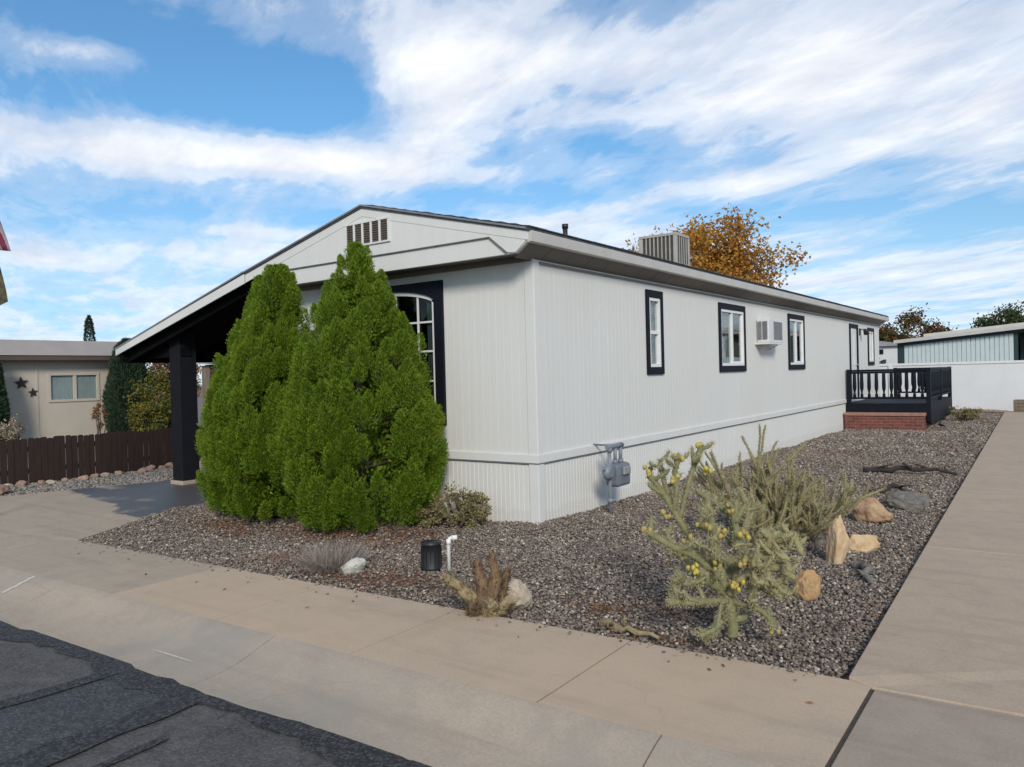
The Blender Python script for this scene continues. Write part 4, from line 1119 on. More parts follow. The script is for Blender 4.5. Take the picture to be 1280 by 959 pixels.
RX = Vector((.8094, .5867, 0)).normalized(); FW = Vector((-.587, .809, 0)).normalized()
def front_cholla():
    B = Vector((-1.63, 4.45, -.02)); rng = random.Random(5)
    root = thing('cholla_cactus', B, 'green cholla cactus with yellow fruit growing nearest the pavement', 'cactus')
    def W(px, py, dep=0.): 
        return B + RX * ((px - 917) / 208) + Vector((0, 0, (793 - py) / 208)) + FW * dep
    b = MB(); spn = []; fr = []
    stems = [
        ([(917, 793, 0), (915, 765, 0), (909, 735, .02)], .033, 0),
        ([(909, 738, .02), (884, 718, -.04), (862, 703, -.09)], .028, 0),
        ([(909, 736, .02), (904, 695, .05), (897, 655, .08), (893, 612, .1)], .026, 0),
        ([(905, 715, .05), (880, 685, .14), (858, 645, .2), (840, 612, .24), (824, 592, .25)], .021, 0),
        ([(850, 630, .22), (845, 600, .24), (840, 574, .26)], .016, 0), ([(856, 640, .2), (858, 612, .18), (857, 590, .18), (862, 563, .18)], .017, 0),
        ([(862, 650, .2), (880, 600, .26), (889, 577, .28), (899, 556, .3)], .017, 0),
        ([(905, 720, .03), (872, 690, -.02), (838, 672, -.08), (806, 650, -.12)], .021, 0), ([(838, 672, -.08), (832, 652, -.1)], .015, 0),
        ([(912, 738, 0), (940, 702, -.05), (958, 668, -.1), (972, 655, -.1)], .026, 1), ([(958, 668, -.1), (985, 662, -.14), (992, 683, -.18)], .022, 1), ([(940, 702, -.05), (965, 700, -.12), (985, 712, -.16)], .022, 1),
        ([(917, 742, 0), (934, 690, .12), (932, 650, .18), (938, 625, .2)], .022, 0), ([(932, 655, .16), (950, 630, .2)], .016, 0), ([(895, 640, .1), (908, 622, .1)], .016, 0),
        ([(909, 745, -.02), (868, 738, -.14), (826, 733, -.2)], .021, 0), ([(868, 738, -.14), (845, 726, -.2)], .016, 0),
        ([(918, 748, 0), (945, 752, -.1), (962, 770, -.15)], .017, 0), ([(909, 752, -.05), (885, 772, -.16), (862, 776, -.2)], .016, 0), ([(885, 768, -.16), (870, 783, -.2)], .014, 0),
        ([(902, 700, .06), (890, 690, -.05), (887, 662, -.12)], .018, 0), ([(897, 660, .08), (878, 652, .0), (881, 630, -.03)], .016, 0),
        ([(884, 718, -.04), (850, 715, -.16), (832, 705, -.2)], .016, 0), ([(912, 700, .05), (925, 692, -.1), (930, 676, -.14)], .017, 0),
        ([(936, 705, -.05), (958, 718, -.14), (978, 735, -.16)], .018, 1), ([(948, 690, -.08), (968, 682, -.16), (978, 690, -.18)], .018, 1), ([(905, 730, .1), (870, 705, .25), (845, 690, .34)], .018, 0), ([(915, 725, .1), (950, 680, .3), (975, 640, .4)], .018, 0), ([(950, 680, .3), (962, 650, .36), (955, 618, .4)], .015, 0),
    ]
    for pts, r, mi in stems:
        Q = cholla_stem(b, [W(*p) for p in pts], r, spn, rng, mi, spines=130, slen=.022)
        for k_ in range(4 if len(pts) > 2 else 2):     # short side joints
            i = rng.randint(len(Q) // 3, len(Q) - 2)
            d_ = (RX * rng.gauss(0, 1) + FW * rng.gauss(0, 1) + Vector((0, 0, rng.uniform(.1, 1.0)))).normalized()
            l_ = rng.uniform(.06, .13)
            cholla_stem(b, [Q[i], Q[i] + d_ * l_ * .6, Q[i] + d_ * l_ + Vector((0, 0, .02))], r * .72, spn, rng, mi, spines=110)
    for k_ in range(34):                              # the crowded pale joints on the right
        p = W(rng.uniform(930, 985), rng.uniform(670, 740), rng.uniform(-.22, .02))
        d_ = (RX * rng.gauss(.25, .8) + FW * rng.gauss(-.2, .6) + Vector((0, 0, rng.uniform(-.1, .8)))).normalized()
        l_ = rng.uniform(.07, .16)
        cholla_stem(b, [p, p + d_ * l_ * .5 + Vector((0, 0, .01)), p + d_ * l_], rng.uniform(.010, .017), spn, rng, 1, spines=120)
    b.build('stem', [M['cactus'], M['cactuspale']], root, loc=B)
    spines_mesh(spn, root, B, 3, .0024)
    fruits = [(862, 700, -.1, 5, 1), (916, 722, -.09, 7, 1), (859, 685, .0, 3, 0), (858, 568, .18, 4, 1), (855, 597, .18, 4, 1), (825, 588, .25, 3, 1), (899, 560, .3, 2, 1), (897, 587, .1, 2, 1), (804, 648, -.12, 3, 0), (836, 640, .0, 2, 0),
              (893, 657, -.10, 4, 0), (882, 650, -.06, 2, 0), (925, 690, -.12, 5, 0), (921, 633, .1, 3, 0), (938, 665, .05, 3, 0), (928, 660, -.1, 2, 1), (897, 698, -.06, 2, 0), (954, 775, -.15, 2, 0), (868, 672, .08, 3, 0)]
    for px_, py_, dp, n_, bright in fruits:
        c = W(px_, py_, dp)
        for k_ in range(n_ + 1):
            g = MB(); o = Vector((rng.gauss(0, .019), rng.gauss(0, .019), rng.gauss(0, .015)))
            up_ = Vector((rng.gauss(0, .35), rng.gauss(0, .35), 1)).normalized()
            q = c + o
            s_ = rng.uniform(.72, 1.08)
            g.tube([q + up_ * z * s_ for z in (-.018, -.010, .002, .013, .019, .016)], [r_ * s_ for r_ in (.006, .0125, .0155, .0135, .009, .004)], 8)
            g.build('fruit', M['fruit'] if bright else M['fruitold'], root, loc=c)
front_cholla()

def rear_cholla():
    B = Vector((-2.18, 6.95, -.02)); rng = random.Random(9)
    root = thing('cholla_cactus', B, 'wide tan green cholla cactus of many upright stems behind the fruiting one', 'cactus')
    b = MB(); spn = []
    def grow(p, d_, l_, r, depth):
        pts = [p]; dd = d_.normalized()
        for i in range(3):
            dd = (dd + Vector((rng.gauss(0, .12), rng.gauss(0, .12), rng.gauss(.09, .08)))).normalized()
            pts.append(pts[-1] + dd * l_ / 3)
        Q = cholla_stem(b, pts, r, spn, rng, 0, spines=60, slen=.02)
        if depth:
            for k_ in range(rng.choice((2, 3, 3))):
                q = Q[rng.randint(int(len(Q) * .45), len(Q) - 1)]
                nd = (dd + Vector((rng.gauss(0, .5), rng.gauss(0, .5), rng.gauss(.25, .3)))).normalized()
                grow(q, nd, l_ * rng.uniform(.55, .85), r * .78, depth - 1)
    for k_ in range(24):
        t = rng.uniform(-1, 1); side = t * 1.25
        d_ = RX * (side + .12) + FW * rng.gauss(0, .55) + Vector((0, 0, rng.uniform(.55, 1.1)))
        p0 = B + RX * rng.uniform(-.16, .18) + FW * rng.uniform(-.12, .12)
        grow(p0, d_, rng.uniform(.26, .44), .0165, 2)
    for k_ in range(10):
        d_ = RX * rng.uniform(-.75, .05) + FW * rng.gauss(.1, .3) + Vector((0, 0, 1.2))
        grow(B + RX * rng.uniform(-.2, .1), d_, rng.uniform(.42, .52), .017, 2)
    for k_ in range(8):
        d_ = RX * rng.uniform(.7, 1.3) + FW * rng.gauss(.2, .4) + Vector((0, 0, rng.uniform(.15, .5)))
        grow(B + RX * rng.uniform(0, .2), d_, rng.uniform(.40, .56), .015, 2)
    b.build('stem', M['cactustan'], root, loc=B)
    spines_mesh(spn, root, B, 4, .0022)
rear_cholla()

# ------------------------------------------------------------------ rocks
def rock(name, loc, size, mat, label, seed, cat='rock', group=None, rot=(0, 0, 0), cuts=7, sharp=.8):
    """angular stone: an icosphere clipped by random planes, then roughened"""
    import bmesh
    rng = random.Random(seed)
    bm = bmesh.new(); bmesh.ops.create_icosphere(bm, subdivisions=5 if loc[0] > -10 else 4, radius=1.0)
    planes = []
    for k_ in range(cuts):
        n_ = Vector((rng.gauss(0, 1), rng.gauss(0, 1), rng.gauss(0, 1))).normalized(); planes.append((n_, rng.uniform(.55, .86)))
    from mathutils import noise as mn
    for v in bm.verts:
        c = v.co.copy()
        for n_, d_ in planes:
            q = c.dot(n_)
            if q > d_: c -= n_ * (q - d_) * sharp
        nz = mn.noise(c * 2.2 + Vector((seed, 0, 0))) * .13 + mn.noise(c * 5 + Vector((0, seed, 0))) * .075 + mn.noise(c * 12) * .035 + mn.noise(c * 25) * .015
        v.co = c * (1 + nz)
    rm = Matrix.Rotation(rot[2], 3, 'Z') @ Matrix.Rotation(rot[1], 3, 'Y') @ Matrix.Rotation(rot[0], 3, 'X')
    for v in bm.verts: v.co = rm @ Vector((v.co.x * size[0], v.co.y * size[1], v.co.z * size[2]))
    zmin = min(v.co.z for v in bm.verts)
    me = bpy.data.meshes.new(name); bm.to_mesh(me); bm.free(); me.materials.append(mat)
    me.polygons.foreach_set('use_smooth', [True] * len(me.polygons))
    o = bpy.data.objects.new(name, me); o.location = (loc[0], loc[1], loc[2] - zmin * .70)
    link(o); return tag(o, label, cat, group)

rock('rock', (-4.84, 4.33, -.05), (.135, .08, .085), M['rockwhite'], 'pointed white rock beside the dry grass tuft', 41, rot=(.3, -.35, .6))
rock('rock', (-3.13, 4.28, -.05), (.125, .115, .15), M['rockpale'], 'rounded pale tan boulder behind the withered stump', 42, rot=(.1, .1, .3), cuts=5)
rock('rock', (-1.52, 6.58, -.05), (.10, .09, .24), M['rocktan'], 'upright tan slab rock right of the rear cholla', 43, rot=(.0, .14, .8), cuts=9, sharp=.95)
rock('rock', (-1.47, 7.2, -.05), (.165, .12, .10), M['rocktan'], 'flat pale tan rock lying behind the upright slab', 44, rot=(.1, -.2, .6), cuts=9, sharp=.95)
rock('rock', (-1.50, 5.58, -.05), (.09, .11, .135), M['rockorange'], 'orange brown rock at the right of the fruiting cholla', 45, rot=(.1, .2, .5), cuts=8, sharp=.95)
rock('rock', (-1.62, 8.6, -.05), (.20, .15, .16), M['rockbrown'], 'rounded brown rock behind the rear cholla stems', 46, rot=(.1, .1, .3), cuts=6)
rock('rock', (-1.45, 9.55, -.05), (.27, .17, .12), M['rockgrey'], 'dark grey rock lying beyond the brown rock', 47, rot=(.1, .1, .5), cuts=8)
rock('rock', (-1.80, 7.25, -.05), (.09, .07, .05), M['rockgrey'], 'small grey stone beside the flat tan rock', 48, rot=(.1, .1, .3))
# twisted dark wood and branches lying in the gravel
def branch(name, pts, r, mat, label, seed, twigs=4, cat='branch', tw=.25):
    rng = random.Random(seed); P = [Vector(p) for p in pts]
    b = MB(); n = len(P)
    Q = []
    for i in range(n - 1):
        for k_ in range(5): Q.append(P[i].lerp(P[i + 1], k_ / 5) + Vector((rng.gauss(0, r * .35), rng.gauss(0, r * .35), rng.gauss(0, r * .25))))
    Q.append(P[-1])
    b.tube(Q, [r * (1.0 - .6 * i / len(Q)) * rng.uniform(.8, 1.2) for i in range(len(Q))], 8)
    for k_ in range(twigs):
        q = Q[rng.randint(1, len(Q) - 2)]; d_ = Vector((rng.gauss(0, 1), rng.gauss(0, 1), rng.uniform(.0, .5))).normalized()
        b.tube([q, q + d_ * tw * .5 + Vector((0, 0, .01)), q + d_ * tw * rng.uniform(.8, 1.2)], [r * .5, r * .35, r * .15], 6)
    o = b.build(name, mat, loc=P[0]); return tag(o, label, cat)
branch('driftwood', [(-1.36, 6.45, .0), (-1.26, 6.34, .05), (-1.20, 6.08, .02), (-1.14, 5.95, -.01)], .035, M['greywood'], 'small grey twisted driftwood in front of the upright slab', 61, 3, 'driftwood', .14)
branch('dead_branch', [(-2.45, 12.3, .01), (-2.0, 12.4, .06), (-1.55, 12.6, .05), (-1.25, 12.5, .0)], .045, M['darkwood'], 'dark fallen branch lying across the gravel near the walkway', 62, 5, tw=.22)
branch('dead_branch', [(-1.95, 10.2, .0), (-1.75, 10.5, .07), (-1.5, 10.4, .02)], .035, M['darkwood'], 'short dark branch behind the dark grey rock', 63, 3, tw=.14)
branch('cactus_joint', [(-2.40, 4.22, .005), (-2.2, 4.17, .012), (-1.98, 4.16, .0)], .028, M['deadpale'], 'dry yellow fallen cactus joint by the pavement edge', 64, 3, 'cactus joint', .12)

# withered stump near the pavement
def stump():
    B = Vector((-3.19, 4.03, -.04)); rng = random.Random(12)
    root = thing('withered_stump', B, 'withered tan yucca stump with splayed arms at the pavement edge', 'plant stump')
    def W(px, py, dep=0): return B + RX * ((px - 605) / 182) + Vector((0, 0, (768 - py) / 182)) + FW * dep
    arms = [([(600, 774, 0), (590, 748, 0), (574, 729, -.03), (556, 713, -.06)], .060, .022, 'deadpale'), ([(604, 776, 0), (604, 745, 0), (600, 722, .02), (594, 700, .05)], .075, .020, 'deadwood'),
            ([(607, 776, 0), (612, 748, -.02), (618, 720, -.02), (613, 690, .02)], .070, .016, 'deadwood'), ([(612, 775, -.02), (622, 756, -.06), (634, 742, -.10)], .060, .026, 'deadpale'), ([(598, 775, -.03), (592, 760, -.07), (590, 748, -.10)], .055, .030, 'deadwood'),
            ([(606, 772, -.05), (611, 757, -.09), (616, 745, -.12)], .055, .026, 'deadpale'), ([(610, 772, .02), (625, 740, .05), (632, 712, .06)], .05, .014, 'deadwood')]
    for pts, r0, r1, mt in arms:
        b = MB(); P = [W(*p) for p in pts]; Q = []
        for i in range(len(P) - 1):
            for k_ in range(6): Q.append(P[i].lerp(P[i + 1], k_ / 6))
        Q.append(P[-1])
        rad = [(r0 + (r1 - r0) * i / len(Q)) * (1 + .06 * (i % 2)) * rng.uniform(.88, 1.12) for i in range(len(Q))]
        Q = [q_ + Vector((rng.gauss(0, .006), rng.gauss(0, .006), 0)) for q_ in Q]
        b.tube(Q, rad, 9)
        for k_ in range(330):      # shaggy leaf bases
            i = rng.randint(0, len(Q) - 2); t = (Q[i + 1] - Q[i]).normalized()
            a = Vector((rng.gauss(0, 1), rng.gauss(0, 1), rng.gauss(0, 1))); a = (a - t * a.dot(t)).normalized()
            s_ = t.cross(a) * rng.uniform(.004, .010); p = Q[i] + a * rad[i] * .85
            e = p + (t * rng.uniform(.6, 1.0) + a * rng.uniform(.15, .6) + Vector((0, 0, rng.uniform(-.3, .1)))) * rng.uniform(.03, .085)
            b.add([p - s_, p + s_, e], [(0, 1, 2)])
        b.build('arm', M[mt], root, loc=B)
stump()
def tuft(name, base, n, h, spread, mat, label, cat, seed, w=.006):
    nrg = np.random.default_rng(seed)
    a = nrg.uniform(0, 6.283, n); r_ = np.sqrt(nrg.uniform(0, 1, n)) * spread * .45
    P = np.stack([base[0] + np.cos(a) * r_, base[1] + np.sin(a) * r_, np.full(n, base[2])], 1)
    vs = []; k_ = 4
    d_ = unit(np.stack([np.cos(a) * .8, np.sin(a) * .8, nrg.uniform(.5, 1.6, n)], 1) + nrg.normal(0, .3, (n, 3)))
    Ln = nrg.uniform(.4, 1.1, n) * h
    V = []; F = []
    side = unit(np.cross(d_, nrg.normal(size=(n, 3)))) * w
    prev = P
    pts = [P]
    for i in range(3):
        d_ = unit(d_ + nrg.normal(0, .22, (n, 3)) + np.array([0, 0, -.06])); prev = prev + d_ * (Ln / 3)[:, None]; pts.append(prev)
    ww = [1, .85, .6, .1]
    arr = np.stack([q for i in range(4) for q in (pts[i] - side * ww[i], pts[i] + side * ww[i])], 1)
    v = arr.reshape(-1, 3); base_i = 8 * np.arange(n)[:, None]
    f = np.concatenate([base_i + np.array([[2 * i, 2 * i + 1, 2 * i + 3, 2 * i + 2]]) for i in range(3)], 0)
    o = np_mesh(name, v, f, mat, loc=base); return tag(o, label, cat)
tuft('grass_tuft', (-5.13, 4.38, -.04), 1500, .27, .42, M['greygrass'], 'low grey tan tuft of dry grass left of the white rock', 'grass tuft', 71, .003)
leafy_mass('desert_shrub', (-5.32, 6.26, -.02), [(-5.36, 6.24, .20, .26, .22, .20), (-5.15, 6.36, .16, .20, .17, .16), (-5.6, 6.1, .10, .22, .16, .10)], M['dryshrub'], 'small half dry shrub at the foot of the front wall', 'shrub', 72, 3800, .038)

# drain bucket and standpipe
mb = MB(); c = (-4.34, 4.76, -.03)
mb.lathe([(.085, 0), (.092, .02), (.088, .03), (.083, .15), (.078, .21), (.086, .215), (.086, .235), (.080, .238), (.076, .225), (.07, .222)], c, 28)
for k_ in range(14):
    a = 6.283 * k_ / 14; mb.box(c[0] + .083 * math.cos(a) - .004, c[0] + .083 * math.cos(a) + .004, c[1] + .083 * math.sin(a) - .004, c[1] + .083 * math.sin(a) + .004, -.02, .17)
tag(mb.build('drain_cover', M['bucket'], loc=c), 'round black plastic drain cover next to a white pipe', 'drain cover')
mb = MB(); q = Vector((-4.17, 4.79, -.06))
mb.tube([q, q + Vector((0, 0, .29)), q + Vector((.008, .004, .305)), q + Vector((.025, .018, .312)), q + Vector((.055, .04, .312))], .016, 12)
mb.tube([q + Vector((0, 0, .255)), q + Vector((0, 0, .30))], .021, 12); mb.tube([q + Vector((.02, .014, .312)), q + Vector((.06, .043, .312))], .021, 12)
tag(mb.build('standpipe', M['pvc'], loc=q), 'short white plastic standpipe with an elbow beside the black cover', 'pipe')

# ------------------------------------------------------------------ left neighbours
fn = thing('picket_fence', (-14.05, 7, 0), 'low dark brown picket fence along the left side of the driveway', 'fence')
def pickets():
    b = MB(); rng = random.Random(4); y = 1.2
    while y < 17:
        wd = rng.uniform(.086, .10); h = .73 + rng.uniform(-.012, .018); dx = rng.uniform(-.006, .006)
        b.prism([(-14.05 + dx, y, -.1), (-14.05 + dx, y + wd, -.1), (-14.05 + dx, y + wd, h - .014), (-14.05 + dx, y + wd * .78, h), (-14.05 + dx, y + wd * .22, h), (-14.05 + dx, y, h - .014)], (.018, 0, 0))
        y += wd + rng.choice((.004, .006, .006, .007, .012))
    b.build('picket_panel', M['fencewood'], fn)
    b = MB(); b.box(-14.10, -14.06, 1.2, 17, .15, .23); b.box(-14.10, -14.06, 1.2, 17, .52, .60); b.build('rail', M['fencewood'], fn)
    for yy in (1.2, 3.6, 6.0, 8.4, 10.8, 13.2, 15.6):
        b = MB(); b.box(-14.19, -14.10, yy, yy + .09, -.1, .74); b.build('post', M['fencewood'], fn)
pickets()
rng = random.Random(8)
for k_ in range(20):
    y = 4.3 + k_ * .24 + rng.uniform(-.06, .06); s_ = rng.uniform(.07, .125)
    rock('rock', (-13.72 + rng.uniform(-.12, .14), y, -.03), (s_, s_ * rng.uniform(.8, 1.3), s_ * rng.uniform(.55, .85)), M['rockpink'] if rng.random() < .8 else M['rockpale'],
         'small pinkish border rock in the row along the picket fence', 100 + k_, 'rock', 'border rocks along the picket fence', (rng.uniform(-.3, .3), rng.uniform(-.3, .3), rng.uniform(0, 3)))
rock('rock', (-13.05, 4.62, -.05), (.22, .24, .14), M['rockpink'], 'large pinkish rock at the left frame edge before the picket fence', 131, 'rock', None, (.1, .1, .4))

nb = thing('neighbour_house', (-24, 6, 0), 'cream house with grey roof and two rusty stars beyond the picket fence', 'house')
def neighbour():
    X0 = -24.
    b = MB(); b.add([(X0, -2, -.2), (X0, 9.98 + .08, -.2), (X0, 10.06, 2.45), (X0, -2, 2.45)], [(0, 1, 2, 3)])
    b = MB(); yl, yr, wz0, wz1 = 10.05, 11.42, 1.18, 1.95
    b.box(X0 - .15, X0, -2, yl, -.2, 2.45); b.box(X0 - .15, X0, yr, 11.95, -.2, 2.45); b.box(X0 - .15, X0, yl, yr, -.2, wz0); b.box(X0 - .15, X0, yl, yr, wz1, 2.45)
    b.box(X0 - 7, X0 - .15, 11.80, 11.95, -.2, 2.45); b.box(X0 - 7, X0 - 6.85, -2, 11.8, -.2, 2.45)
    b.box(X0 - .0, X0 + .02, 9.68, 9.74, -.2, 2.43)
    b.build('wall', M['cream'], nb)
    b = MB(); b.prism([(X0 + .35, -2.4, 2.50), (X0 - .35, -2.4, 2.97), (X0 - 6.6, -2.4, 2.97), (X0 - 7.3, -2.4, 2.50)], (0, 14.9, 0))
    b.build('roof', M['beigeroof'], nb)
    b = MB(); b.box(X0 + .33, X0 + .38, -2.4, 12.5, 2.36, 2.475); b.box(X0, X0 + .32, -2.2, 12.2, 2.44, 2.46); b.build('fascia', M['brownfascia'], nb)
    b = MB(); f = .045
    b.box(X0 - .02, X0 + .03, yl - f, yl + .03, wz0 - f, wz1 + f); b.box(X0 - .02, X0 + .03, yr - .03, yr + f, wz0 - f, wz1 + f); b.box(X0 - .02, X0 + .03, yl + .03, yr - .03, wz0 - f, wz0 + .03); b.box(X0 - .02, X0 + .03, yl + .03, yr - .03, wz1 - .03, wz1 + f)
    ym = (yl + yr) / 2 + .02; b.box(X0 - .02, X0 + .02, ym - .045, ym + .045, wz0 + .03, wz1 - .03)
    o = b.build('window', M['cream'], nb)
    b = MB(); b.box(X0 - .02, X0 - .016, yl, yr, wz0, wz1); b.build('pane', M['glass'], o)
    b = MB(); n_ = 26
    for i in range(n_):
        y = yl + (yr - yl) * i / n_; b.box(X0 - .045 + .006 * (i % 2), X0 - .040 + .006 * (i % 2), y, y + (yr - yl) / n_ * .97, wz0, wz1)
    b.build('blind', M['blind'], o)
    for (yy, zz, r_) in ((9.30, 1.72, .185), (9.60, 1.44, .135)):
        b = MB(); poly = []
        for i in range(10):
            a = math.pi / 2 + i * math.pi / 5 + .1; q = r_ if i % 2 == 0 else r_ * .42
            poly.append((X0 + .012, yy + q * math.cos(a), zz + q * math.sin(a)))
        b.prism(poly, (.03, 0, 0)); b.build('star_ornament', M['rust'], nb)
neighbour()
# planting by the neighbour
def spire(name, base, h, r, label, cat, seed, n=9000, leaf=.09, group=None):
    nrg = np.random.default_rng(seed); root = thing(name, base, label, cat, group)
    b = MB(); b.tube([(base[0], base[1], base[2] - .1), (base[0], base[1], base[2] + h * .85)], [.08, .02], 7); b.build('trunk', M['bark'], root)
    t = nrg.uniform(0, 1, n) ** 1.0; a = nrg.uniform(0, 6.283, n)
    rr = r * np.interp(t, [0, .06, .4, .75, .93, 1], [.7, .95, 1, .78, .42, .04]) * (1 + .12 * np.sin(a * 4 + t * 9)) * nrg.uniform(.55, 1, n) ** .5
    P = np.stack([base[0] + np.cos(a) * rr, base[1] + np.sin(a) * rr, base[2] + .02 + t * h], 1)
    D = unit(np.stack([np.cos(a) * .6, np.sin(a) * .6, np.full(n, .9)], 1) + nrg.normal(0, .25, (n, 3)))
    v, f = leaf_quads(P, D, nrg.uniform(.8, 1.6, n) * leaf, nrg.uniform(.25, .5, n) * leaf, nrg, .1)
    np_mesh('crown', v, f, M['conifer'], root, loc=base); return root
spire('juniper', (-23.2, 11.95, -.15), 3.05, .60, 'dark columnar juniper at the corner of the cream house', 'tree', 81, 26000, .10)
spire('juniper', (-23.3, 8.30, -.15), 2.6, .34, 'dark narrow juniper cut off by the left frame edge', 'tree', 82, 14000, .10)
spire('cypress', (-45, 21.05, -.15), 5.65, .36, 'dark pointed treetop rising behind the cream house roof', 'tree', 83, 5000, .12)
leafy_mass('leafy_bush', (-22.3, 12.35, -.15), [(-22.4, 12.3, 1.25, .65, .75, .8), (-22.2, 12.9, .9, .6, .6, .8), (-21.6, 11.7, .6, .5, .45, .5)], M['yellowleaf'], 'round bush with yellowing leaves behind the picket fence', 'bush', 84, 8000, .085)
leafy_mass('leafy_bush', (-24.5, 14.0, -.15), [(-24.5, 13.4, 2.1, .9, .9, .6), (-24.8, 14.4, 1.9, .8, .8, .8), (-24.2, 14.2, 1.2, .6, .6, .8)], M['rustleaf'], 'tall bush with rust brown leaves behind the yellowing one', 'bush', 85, 9000, .09)
leafy_mass('desert_shrub', (-21.5, 10.25, -.1), [(-21.5, 10.25, .75, .16, .18, .35)], M['rustleaf'], 'thin reddish plant showing above the picket fence', 'plant', 86, 120, .06)
leafy_mass('desert_shrub', (-21, 7.9, -.1), [(-21, 7.9, .55, .28, .3, .28)], M['drygrass'], 'pale dry plant behind the picket fence near the stars', 'plant', 87, 700, .07)
sh = thing('garden_shed', (-15.1, 10.4, 0), 'brown board shed seen between the carport post and the evergreen', 'shed')
def gshed():
    b = MB()
    for i in range(9):
        x = -15.62 + i * .145; b.box(x, x + .136, 9.88, 9.90, -.1, 2.0)
    b.box(-15.8, -14.3, 9.91, 11.8, -.1, 2.0); b.build('wall', M['brownboard'], sh)
    b = MB(); b.box(-15.83, -15.55, 9.84, 9.875, -.1, 1.98); b.build('corner_board', M['tanboard'], sh)
    b = MB(); b.box(-15.95, -14.2, 9.72, 11.9, 2.02, 2.09); b.build('roof', M['fascia'], sh)
gshed()
# flags on a pole just outside the frame
fp = thing('flag_pole', (-10.55, 3.55, 0), 'white pole carrying flags at the left frame edge', 'flag pole')
mb = MB(); mb.tube([(-10.55, 3.55, -.05), (-10.55, 3.55, 4.2)], [.025, .02], 10); mb.build('pole', M['pole'], fp)
mb = MB(); mb.lathe([(.01, 0), (.04, .03), (.04, .06), (.005, .09)], (-10.55, 3.55, 4.2), 10); mb.build('finial', M['galv'], fp)
def flag(name, z1, z0, xtip, mat, label, taper):
    b = MB(); n = 10; d_ = Vector((.37, .24, 0)).normalized(); V = []; L0 = xtip
    for i in range(n + 1):
        t = i / n
        for s_ in range(7):
            u = s_ / 6; w_ = L0 * (taper[0] + (taper[1] - taper[0]) * t) * (1 if t < .8 or taper[2] == 0 else 1 - (t - .8) * 5 * taper[2])
            V.append(Vector((-10.53, 3.56, z1 + (z0 - z1) * t)) + d_ * (u * w_) + Vector((.6, -.8, 0)) * .03 * math.sin(u * 9 + t * 3) + Vector((0, 0, -.06 * u)))
    F_ = [(i * 7 + k_, i * 7 + k_ + 1, (i + 1) * 7 + k_ + 1, (i + 1) * 7 + k_) for i in range(n) for k_ in range(6)]
    b.add(V, F_, 0, True)
    o = b.build(name, mat, loc=(-10.53, 3.56, z0)); o.modifiers.new('thick', 'SOLIDIFY').thickness = .004
    return tag(o, label, 'flag')
flag('flag', 3.90, 3.28, .50, M['flag'], 'dark red striped flag hanging at the left frame edge', (.62, 1.04, 0))
flag('flag', 3.10, 2.58, .47, M['flag2'], 'dark olive flag hanging under the striped one', (.85, 1.0, .55))

